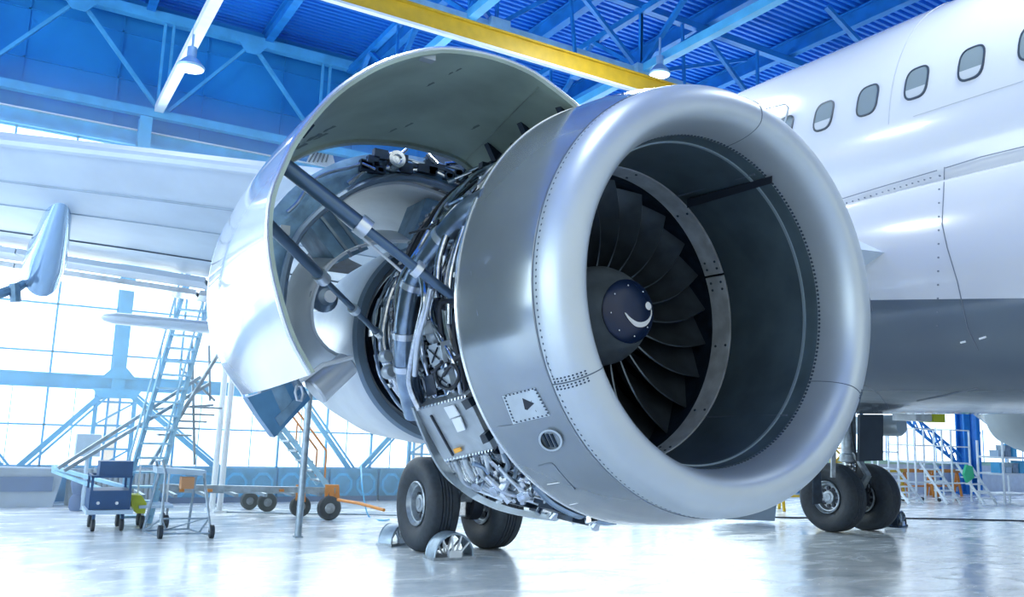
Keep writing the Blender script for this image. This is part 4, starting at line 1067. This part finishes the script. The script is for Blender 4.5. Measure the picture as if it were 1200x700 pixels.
# wheel chocks
def chock(x, y, rz, lab, mt='steelgrey', sc=1.0):
    r = thing('wheel_chock', lab, 'chock', (x, y, 0)); Rm = Matrix.Rotation(rz, 3, 'Z'); T = lambda a, b, c: Vector((x, y, 0))+Rm@Vector((a*sc, b*sc, c*sc))
    MB().box(T(0, 0, .018), (.56*sc, .30*sc, .036*sc), Rm).build('base_plate', M['gear'] if mt == 'steelgrey' else M[mt], r)
    arch = lambda b, R: [T(R*1.0*cos(a), b, .03+R*1.05*sin(a)) for a in [pi*k/16 for k in range(17)]]
    MB().grid([arch(-.11, .25), arch(0, .262), arch(.11, .25)], .012).build('curved_top', M[mt], r)
    for b in (-.12, .12):
        MB().tube(arch(b, .255), .014, 7).build('arch_rail', M[mt], r)
        for a in (40, 70, 100, 130):
            MB().bar(T(.05*cos(radians(a)), b, .04), T(.25*cos(radians(a)), b, .03+.26*sin(radians(a))), .02).build('rib', M['collar'] if mt == 'steelgrey' else M['steelgrey'], r)
    MB().box(T(0, -.13, .07), (.16*sc, .06*sc, .08*sc), Rm).build('handle_block', M['collar'], r)
    return r
chock(4.77, 9.32, 0, 'grey arched wheel chock in front of the near main wheel')
chock(4.62, 10.62, .5, 'grey arched wheel chock behind the near main wheel', sc=.85)
chock(14.62, 10.25, .3, 'dark wheel chock beside the far main gear wheels', 'steel_d', .95)
# grey stanchion in front of the towing frame
p = atZ(349, 630, 0)
r = thing('support_pole', 'tall slim grey pole standing upright with a hook at its top', 'pole', p)
MB().tube([p+Vector((0, 0, .02)), p+Vector((0.02, 0, 1.98))], .048, 12).build('pole', M['steelgrey'], r)
MB().box(p+Vector((0, 0, .01)), (.11, .11, .02)).build('foot', M['steelgrey'], r)
MB().tube([p+Vector((.02+.06*cos(a), 0, 2.10+.13*sin(a))) for a in [2*pi*k/14-pi/2 for k in range(13)]], .016, 7).build('hook', M['collar'], r)
# twin tall posts
for (px, py, lab) in ((250, 574, 'left one of the two tall pale posts beside the step frame'), (259, 574, 'right one of the two tall pale posts beside the step frame')):
    p = atZ(px, 580, 0); p = Vector((p.x, min(p.y, 16.2), 0)); p = atY(px, 575, 15.2 if px < 255 else 14.9); p.z = 0
    r = thing('dock_post', lab, 'post', p); MB().tube([p+Vector((0, 0, 0)), p+Vector((0.03, 0, 2.9))], .05, 10).build('post', M['whitepaint'], r); MB().box(p+Vector((0, 0, .02)), (.2, .2, .04)).build('foot', M['whitepaint'], r)
# tall ladder
def ladder(a, b, w, n, lab, m_, rails=True, name='tall_ladder', tread=.2):
    a, b = Vector(a), Vector(b); r = thing(name, lab, 'ladder', (a.x, a.y, 0)); d = (b-a); s_ = Vector((w/2, 0, 0))
    for k in (-1, 1): MB().bar(a+s_*k, b+s_*k, .035, .08).build('side_rail', M[m_], r)
    for i in range(n):
        p = a+d*((i+.5)/n); MB().box(p, (w, tread, .03)).build('tread', M[m_], r)
    if rails:
        for k in (-1, 1):
            up = Vector((0, 0, .55)); mb = MB().tube([a+s_*k+up*.4, a+s_*k+up+d*.04, b+s_*k+up], .018, 6)
            for t in (.1, .3, .5, .7, .9): mb.tube([a+d*t+s_*k, a+d*t+s_*k+up], .013, 5)
            mb.build('handrail', M[m_], r)
    return r
a = atY(163, 548, 13.6); a.z = 0
b = atY(243, 300, 14.2)
lad = ladder(a, b, .42, 20, 'tall pale maintenance ladder leaning up towards the wing', 'rail', True)
mb = MB()
for (p, q) in (((176, 545), (262, 405)), ((75, 552), (245, 450)), ((68, 549), (235, 442))): mb.bar(atY(*p, 13.9), atY(*q, 14.2), .05)
for (p, q) in (((212, 432), (252, 470)), ((180, 480), (250, 475)), ((225, 400), (228, 545)), ((245, 405), (246, 470))): mb.bar(atY(*p, 14.4), atY(*q, 14.4), .035)
mb.build('bracing_bar', M['steelgrey'], lad)
mb = MB()
for k in range(5): c = atY(240-9*k, 478+8*k, 14.3); mb.box(c, (.5, .22, .03))
mb.build('side_step', M['steelgrey'], lad)
# rear stair of the towable frame
a = atY(388, 572, 13.9); b = atY(326, 478, 13.9)
dk = thing('towable_dock', 'long low wheeled dock trailer with orange corner forks', 'trailer', (3.9, 13.9, 0))
L = lambda px, py, Y=13.9: atY(px, py, Y)
MB().bar(L(178, 571, 13.7), L(392, 575, 13.7), .10, .09).bar(L(178, 574, 14.6), L(388, 576, 14.6), .10, .09).build('deck_beam', M['steelgrey'], dk)
mb = MB()
for k in range(7): x = 1.9+.45*k; mb.bar((x, 13.7, .38), (x, 14.6, .38), .05)
mb.build('cross_member', M['steelgrey'], dk)
mb = MB()
for s_ in (0, .5): 
    o_ = Vector((0, s_, 0)); mb.bar(L(384, 570)+o_, L(330, 500)+o_, .05, .08)
mb.build('stair_stringer', M['rail'], dk)
for k in range(6): t = (k+.5)/6; c = L(384, 570).lerp(L(330, 500), t)+Vector((0, .25, 0)); MB().box(c, (.16, .5, .03)).build('stair_step', M['steelgrey'], dk)
mb = MB()
for s_ in (0, .5): o_ = Vector((0, s_, .55)); mb.tube([L(380, 568)+o_, L(332, 503)+o_], .018, 6); mb.tube([L(380, 568)+Vector((0, s_, 0)), L(380, 568)+o_], .016, 6); mb.tube([L(356, 535)+Vector((0, s_, 0)), L(356, 535)+o_], .014, 6)
mb.build('handrail', M['orange'], dk)
mb = MB()
for (px, Y) in ((386, 13.6), (352, 13.9), (392, 13.75)): c = L(px, 580, Y); mb.plate([c+Vector((-.07, 0, .16)), c+Vector((.07, 0, .16)), c+Vector((.10, 0, -.12)), c+Vector((.02, 0, -.12)), c+Vector((0, 0, .05)), c+Vector((-.06, 0, -.1))], (0, .05, 0))
for px in (213, 246, 330): c = L(px, 575, 13.62); mb.box(c, (.07, .04, .04))
mb.build('orange_fork', M['orange'], dk)
for (px, Y, rr) in ((386, 13.45, .19), (352, 14.0, .17), (313, 14.9, .16), (292, 15.3, .15)):
    c = atY(px, 590, Y); x, y = c.x, Y
    MB().lathe([(y-.05, 0), (y-.05, rr*.45), (y-.06, rr*.9), (y-.04, rr), (y+.04, rr), (y+.06, rr*.9), (y+.05, 0)], (x, rr), 'Y', 24).build('wheel', M['rubber'], dk)
    MB().lathe([(y-.062, 0), (y-.062, rr*.4), (y-.05, rr*.45)], (x, rr), 'Y', 16).build('hub', M['wheelrim'], dk)
tag(MB().tube([atY(396, 586, 13.3), atY(420, 590, 12.6), atY(450, 598, 11.8)], .025, 7).build('tow_bar', M['orange']), 'thin brown tow bar running from the orange fork to the near wheel', 'tow bar')
# step frame on two wheels
p0 = Vector((2.25, 11.95, 0))
st = thing('step_frame', 'wheeled tubular step frame with a pale top platform', 'steps', p0)
def Z(px, py, Y=11.95): return atY(px, py, Y)
def grd(px, Y): q = atY(px, 600, Y); q.z = .03; return q
Af, Bf_ = Z(196, 548), Z(238, 552)
f1, f2 = grd(190, 11.9), grd(250, 11.8); g1, g2 = grd(170, 12.5), grd(222, 12.6)
t1, t2 = Z(194, 556), Z(239, 556); u1, u2 = Z(186, 556, 12.3), Z(230, 556, 12.3)
MB().tube([f1, t1, Z(191, 540), Z(183, 540, 12.2), u1, g1], .018, 7).tube([f2, t2, u2, g2], .018, 7).build('tubular_leg', M['steelgrey'], st)
MB().plate([Z(184, 548), Z(242, 552), Z(242, 558), Z(184, 555)], (0, .35, 0)).build('top_platform', M['cartlight'], st)
mb = MB(); mb.tube([f1.lerp(t1, .28), f2.lerp(t2, .28)], .012, 6); mb.tube([f1.lerp(t1, .04), f2.lerp(t2, .04)], .012, 6); mb.tube([g1, g2], .012, 6); mb.tube([f1, g1], .012, 6); mb.tube([f2, g2], .012, 6)
mb.tube([f1.lerp(t1, .28), g1], .012, 6); mb.tube([f2.lerp(t2, .28), (g2+f2)/2], .012, 6); mb.tube([(g1+g2)/2, f1.lerp(t1, .3)], .01, 6); mb.tube([(g1+g2)/2, f2.lerp(t2, .3)], .01, 6)
mb.build('bracing_bar', M['steelgrey'], st)
for c in (f1, f2): MB().lathe([(c.x-.025, 0), (c.x-.025, .085), (c.x+.025, .085), (c.x+.025, 0)], (c.y, .085), 'X', 18).build('wheel', M['rubber'], st)
o = MB().box(Z(219, 566, 11.9), (.16, .16, .15)).build('cardboard_box', M['wood'], None); o.location.z += 0
tag(o, 'small brown cardboard box under the platform of the step frame', 'box')
# service cart
ct = thing('service_cart', 'navy blue service cart with open top frame on castors', 'cart', (1.35, 12.9, 0))
def C_(px, py, Y=12.8): return atY(px, py, Y)
xa, xb = C_(103, 600).x, C_(152, 600).x
za, zb = C_(125, 600).z, C_(125, 578).z
MB().box(((xa+xb)/2, 13.1, (za+zb)/2+.03), (xb-xa, .6, zb-za)).build('body', M['navy'], ct)
MB().box(((xa+xb)/2, 13.05, za-.0), (xb-xa+.06, .7, .05)).build('bottom_shelf', M['cartlight'], ct)
mb = MB(); zt = C_(125, 559).z
for x in (xa+.02, xb-.02):
    for y in (12.82, 13.38): mb.bar((x, y, za), (x, y, zt), .03)
for y in (12.82, 13.38): mb.bar((xa, y, zt), (xb, y, zt), .03)
for x in (xa+.02, xb-.02): mb.bar((x, 12.82, zt), (x, 13.38, zt), .03)
mb.build('frame', M['navy'], ct)
for px in (115, 137): c = C_(px, 590, 12.78); MB().lathe([(12.775, 0), (12.775, .02), (12.8, .022)], (c.x, c.z), 'Y', 12).build('knob', M['collar'], ct)
MB().box(((xa+xb)/2+.04, 13.0, (zt+C_(125, 541).z)/2), (xb-xa-.10, .35, C_(125, 541).z-zt)).build('top_cabinet', M['navy'], ct)
for x in (xa+.08, xb-.08):
    for y in (12.85, 13.35):
        castor(x, y, .08, ct, .025); MB().bar((x, y, .10), (x, y, za), .04).build('castor_fork', M['navy'], ct)
r = thing('flatbed_trolley', 'small trolley with lime covered bundle beside the navy cart', 'cart', (1.95, 13.2, 0))
MB().box((1.98, 13.2, .30), (.45, .5, .04)).build('platform', M['cartlight'], r)
MB().plate([atY(*q, 13.0) for q in ((153, 580), (166, 581), (172, 590), (170, 602), (160, 602), (154, 592))], (0, .35, 0)).build('lime_bundle', M['yellow2'], r)
for x in (1.82, 2.14):
    for y in (13.02, 13.38): castor(x, y, .09, r, .025); MB().bar((x, y, .10), (x, y, .29), .03).build('castor_fork', M['gear'], r)
MB().tube([(1.78, 13.4, .3), (1.78, 13.4, .85), (2.18, 13.4, .85), (2.18, 13.4, .3)], .016, 6).build('push_handle', M['whitepaint'], r)
# barrier blocks at the far left
MB_ = MB().plate([(-.6, 16.2, 0), (.86, 16.2, 0), (.98, 16.2, .62), (-.6, 16.2, .66)], (0, .5, 0)).build('wheeled_barrier', M['barrier']); tag(MB_, 'pale grey container block at the far left foot of the windows', 'container')
MB().box((.1, 16.17, .38), (1.3, .06, .24)).build('dark_panel', M['barrier_d'], MB_) if False else None
BASE[MB_.name] = Vector(MB_.location)
MB().box((.15, 16.18, .38), (1.35, .05, .24)).build('dark_panel', M['barrier_d'], MB_)
mb = MB()
for k in range(16): mb.box((1.12+.085*k, 16.5, .31), (.05, .06, .60))
mb.box((1.75, 16.6, .31), (1.4, .12, .6)); o = mb.build('corrugated_screen', M['barrier']); tag(o, 'low corrugated grey screen behind the navy cart', 'screen')
mb = MB().lathe([(0, 0), (0, .10), (.06, .13), (.20, .12), (.26, .08), (.30, .10), (.42, .13), (.5, .12), (.5, 0)], (1.18, 15.6), 'Z', 16); o = mb.build('rubber_buffer', M['barrier_d']); tag(o, 'dark waisted rubber buffer standing on the floor before the grey screen', 'buffer')
o = MB().bar(atY(62, 548, 14.8), atY(150, 572, 13.4), .05).bar(atY(62, 552, 14.8), atY(140, 582, 13.4), .05).build('slanting_dolly', M['rail']); tag(o, 'pale slanting dolly frame between the grey block and the navy cart', 'frame')
o = MB().box(atY(103, 522, 15.5), (.36, .3, .36)).tube([atY(103, 530, 15.5), Vector((atY(103, 530, 15.5).x, 15.5, 0.02))], .03, 8).build('control_cabinet', M['cartlight']); tag(o, 'small grey control cabinet on a post before the windows', 'cabinet')
# blue radiators with hexagon grilles along the wall foot
for k in range(6):
    x = 3.1+1.05*k
    r = thing('wall_radiator', 'blue radiator unit with octagon grilles in the row along the back wall', 'radiator', (x, 16.65, 0), 'radiators along the foot of the window wall')
    MB().box((x, 16.66, .34), (1.0, .12, .60)).build('casing', M['lowwall'], r)
    mb = MB()
    for dx in (-.25, .25):
        R_ = lambda s_, y: [Vector((x+dx+s_*cos(pi/4*q+pi/8), y, .33+s_*1.1*sin(pi/4*q+pi/8))) for q in range(8)]
        mb.rings([R_(.22, 16.60), R_(.22, 16.57), R_(.17, 16.57), R_(.17, 16.60)], True)
    mb.build('grille', M['steelcyan'], r)
    MB().box((x, 16.62, .05), (1.0, .1, .1)).build('plinth', M['barrier_d'], r)
# hoses and floor cables
tag(MB().tube(catmull([atY(423, 545, 13.8), atY(425, 575, 13.0), atZ(432, 605, .02), atZ(448, 610, .02), atZ(456, 609, .02)], 6), .012, 6).build('hanging_hose', M['steelcyan']), 'thin green hose hanging down and trailing behind the near wheel', 'hose')
tag(MB().tube(catmull([atZ(880, 605, .012), atZ(930, 607, .012), atZ(1080, 608, .012), atZ(1210, 611, .012)], 6), .018, 6).build('floor_cable', M['cable']), 'dark cable lying across the floor beyond the far gear wheels', 'cable')
tag(MB().tube(catmull([atZ(250, 600, .012), atZ(340, 602, .012), atZ(420, 603, .012), atZ(500, 605, .012)], 6), .012, 6).build('floor_cable', M['steelgrey']), 'thin pale cable on the floor under the dock trailer', 'cable')
# tail stand leg under the intake
P = [atY(*q, 11.2) for q in ((862, 592), (911, 584), (908, 611), (850, 609))]
g = MB().plate(P, (0, .4, 0)).build('gear_leg_fairing', M['barrier']); g.name = 'floor_fairing'; tag(g, 'pale grey sloping panel standing on the floor below the intake', 'panel')
# ------------------------------------------------ right background
def stand(x, y, w, h, lab, steps=5, m_='whitepaint'):
    r = thing('work_stand', lab, 'work stand', (x, y, 0))
    mb = MB()
    for a in (0, w):
        for b in (0, .8): mb.bar((x+a, y+b, .03), (x+a, y+b, h+ .9), .04)
    for zz in (h*.5, h, h+.45, h+.9):
        mb.bar((x, y, zz), (x+w, y, zz), .035); mb.bar((x, y+.8, zz), (x+w, y+.8, zz), .035); mb.bar((x, y, zz), (x, y+.8, zz), .035)
    mb.build('frame', M[m_], r)
    MB().box((x+w/2, y+.4, h), (w, .8, .04)).build('platform', M[m_], r)
    for k in range(steps): MB().box((x+w*.5, y-.12-.13*(steps-1-k), h*(k+1)/(steps+1)), (w*.7, .2, .03)).build('step', M[m_], r)
    MB().bar((x+w*.15, y-.12-.13*steps, .03), (x+w*.15, y-.05, h), .04, .06).bar((x+w*.85, y-.12-.13*steps, .03), (x+w*.85, y-.05, h), .04, .06).build('stringer', M[m_], r)
    for a in (0, w): castor(x+a, y+.4, .05, r, .02)
    return r
stand(19.9, 14.4, .85, .85, 'white tubular work stand nearest the far gear wheels, against the hangar wall')
stand(21.05, 14.1, .85, 1.05, 'white tubular work stand in the middle of the row of stands')
stand(22.2, 13.8, .85, 1.05, 'white tubular work stand hung with a green cloth')
tag(MB().plate([atY(*q, 13.3) for q in ((1133, 545), (1140, 547), (1142, 560), (1134, 566), (1130, 556))], (0, .06, 0)).build('green_cloth', M['green']), 'green cloth hanging on the white work stand', 'cloth')
def shelf(x, y, lab):
    r = thing('storage_rack', lab, 'rack', (x, y, 0)); mb = MB()
    for a in (0, 1.5):
        for b in (0, .7): mb.bar((x+a, y+b, 0), (x+a, y+b, 1.7), .05)
    mb.build('upright', M['whitepaint'], r)
    for z in (.25, .8, 1.25): MB().box((x+.75, y+.35, z), (1.5, .7, .05)).build('shelf', M['whitepaint'], r)
    return r
shelf(23.6, 13.2, 'white storage rack of mixed parts near the right edge of the hangar')
shelf(25.35, 12.8, 'white storage rack cut off by the right edge of the photo')
rb = random.Random(3)
for i in range(14):
    x = 23.85+.34*((i//2) % 4)+(1.75 if i % 2 else 0); y = 13.5 if i % 2 == 0 else 13.1; zb_ = (.825, 1.275)[i//8]; c_ = rb.choice(['steelblue', 'steelcyan', 'orange', 'steelgrey', 'cartlight'])
    h_ = rb.uniform(.15, .36); w_ = rb.uniform(.2, .3)
    o = MB().box((x, y, zb_+h_/2), (w_, .25, h_)).box((x, y, zb_+h_), (w_*1.05, .27, .025)).build('parts_bin', M[c_])
    tag(o, 'small parts bin standing on the white racks at the right edge', 'bin', 'parts bins on the white racks')
def trestle(x, y, lab, m_='yellow'):
    r = thing('yellow_trestle', lab, 'trestle', (x, y, 0)); mb = MB()
    mb.bar((x, y, .75), (x+1.4, y, .75), .1); 
    for a in (.1, 1.3): mb.bar((x+a-.2, y-.25, 0), (x+a, y, .75), .06); mb.bar((x+a+.2, y+.25, 0), (x+a, y, .75), .06); mb.bar((x+a-.1, y-.12, .35), (x+a+.1, y+.12, .35), .04)
    mb.build('frame', M[m_], r); MB().bar((x+.1, y, .3), (x+1.3, y, .3), .05).build('lower_rail', M[m_], r)
trestle(atY(912, 580, 13.2).x, 13.2, 'yellow trestle showing between the intake and the far gear wheels')
trestle(19.9, 15.7, 'yellow trestle just right of the far gear wheels')
trestle(24.2, 15.7, 'orange trestle behind the stand with the green cloth', 'orange')
trestle(21.4, 15.7, 'yellow trestle behind the nearest white work stand')
trestle(22.8, 15.7, 'orange trestle behind the middle white work stand', 'orange')
# yellow lattice mast behind the far gear
r = thing('lattice_mast', 'yellow lattice mast rising behind the far landing gear', 'mast', (atY(970, 550, 13.4).x+.2, 13.4, 0)); mb = MB(); MX = atY(970, 550, 13.4).x
for a, b in ((0, 0), (.45, 0), (0, .45), (.45, .45)): mb.bar((MX+a, 13.2+b, 0), (MX+a, 13.2+b, 2.4), .05)
mb.build('upright', M['yellow'], r); mb = MB()
for k in range(7):
    z = .1+.32*k; mb.bar((MX, 13.2, z), (MX+.45, 13.2, z+.32), .035); mb.bar((MX+.45, 13.2, z), (MX, 13.2, z+.32), .035); mb.bar((MX, 13.2, z), (MX+.45, 13.2, z), .035); mb.bar((MX, 13.2, z), (MX, 13.65, z+.3), .03)
mb.build('lattice', M['yellow'], r)
# blue stair truss and blue post by the far wall
r = thing('blue_gangway', 'blue lattice gangway slanting down behind the white stands', 'gangway', (22.5, 16, 0)); 
for s_ in (0, .7):
    mb = MB(); a, b = atY(1060, 492, 15.9+s_), atY(1128, 548, 15.9+s_); u = Vector((0, 0, .34)); mb.bar(a, b, .07); mb.bar(a+u, b+u, .06)
    for k in range(8): mb.bar(a.lerp(b, k/8), a.lerp(b, (k+1)/8)+u if k % 2 == 0 else a.lerp(b, (k+1)/8), .04); mb.bar(a.lerp(b, k/8)+u, a.lerp(b, (k+1)/8), .035)
    mb.build('lattice_side', M['steelblue'], r)
q = atY(1128, 548, 15.9); MB().bar((q.x, 16.0, 0), (q.x, 16.0, q.z), .1).bar((q.x, 16.6, 0), (q.x, 16.6, q.z), .1).build('end_leg', M['steelblue'], r)
for (px, w, lab) in ((1128, .34, 'broad blue steel post against the far windows at right'), (1141, .2, 'narrower blue steel post just right of the broad one')):
    c = atY(px, 500, 16.3); o = MB().ibeam((c.x, 16.3, 0), (c.x, 16.3, 4.2), w, .3, .04, up=(0, 1, 0)).box((c.x, 16.3, .03), (w*1.4, .4, .06)).build('blue_post', M['steelblue']); tag(o, lab, 'post')
o = MB().box((26.0, 16.75, .95), (10.8, .06, .12)).box((26.0, 16.78, .45), (10.8, .03, .9)).build('pale_green_partition', M['palegreen']); o.data.materials.append(M['whitepaint']); [setattr(f, 'material_index', 1) for f in o.data.polygons if f.index >= 6]; tag(o, 'low white partition with a pale green top rail along the foot of the right-hand windows', 'partition')
hz = bpy.data.materials.new('daylight_haze'); hz.use_nodes = True; nt = hz.node_tree; nt.nodes.remove(nt.nodes['Principled BSDF'])
vs = nt.nodes.new('ShaderNodeVolumeScatter'); vs.inputs['Density'].default_value = .05; vs.inputs['Color'].default_value = (.72, .93, 1, 1); vs.inputs['Anisotropy'].default_value = .2
nt.links.new(vs.outputs[0], nt.nodes['Material Output'].inputs['Volume'])
o = MB().box((1.0, 14.4, 3.1), (18, 4.6, 6.1)).build('daylight_haze', hz); tag(o, 'faint bright haze hanging in the air before the far left windows', 'haze', kind='stuff')
# ================================================================== LIGHT
w = bpy.data.worlds.new('sky'); S.world = w; w.use_nodes = True; nt = w.node_tree; bg = nt.nodes['Background']
tc = nt.nodes.new('ShaderNodeTexCoord'); sp = nt.nodes.new('ShaderNodeSeparateXYZ'); nt.links.new(tc.outputs['Generated'], sp.inputs[0])
rp = nt.nodes.new('ShaderNodeValToRGB'); e = rp.color_ramp.elements
e[0].position = 0; e[0].color = (.36, .41, .43, 1); e[1].position = 1; e[1].color = (.68, .86, .92, 1)
x = rp.color_ramp.elements.new(.5); x.color = (.74, .80, .81, 1); x = rp.color_ramp.elements.new(.56); x.color = (.93, 1, .98, 1)
mr = nt.nodes.new('ShaderNodeMapRange'); mr.inputs['From Min'].default_value = -1; nt.links.new(sp.outputs['Z'], mr.inputs['Value']); nt.links.new(mr.outputs['Result'], rp.inputs['Fac'])
nt.links.new(rp.outputs['Color'], bg.inputs['Color']); bg.inputs['Strength'].default_value = 1.25
def area(name, loc, rot, sx, sy, e_, col):
    l = bpy.data.lights.new(name, 'AREA'); l.shape = 'RECTANGLE'; l.size = sx; l.size_y = sy; l.energy = e_; l.color = col
    o = bpy.data.objects.new(name, l); COL.objects.link(o); o.location = loc; o.rotation_euler = rot; return o
area('window_daylight_back', (6, 16.6, 4), (radians(-90), 0, 0), 24, 5.5, 1000, (.86, 1, .99))
area('window_daylight_left', (-13.8, 5.5, 4), (0, radians(-90), 0), 5.5, 22, 1500, (.88, 1, .98))
for (x, y) in ((1, 3), (7, 3), (1, 9.0), (7, 8.5), (14, 11)):
    l = bpy.data.lights.new('roof_lamp', 'AREA'); l.shape = 'DISK'; l.size = 1.0; l.energy = 150; l.color = (.93, 1, .97)
    o = bpy.data.objects.new('roof_lamp', l); COL.objects.link(o); o.location = (x, y, 7.6 if y < 12 else 7)
S.view_settings.view_transform = 'Standard'; S.view_settings.look = 'None'; S.view_settings.gamma = 1; S.view_settings.use_curve_mapping = False
S.view_settings.exposure = 0.0
try: S.cycles.use_denoising = True
except Exception: pass
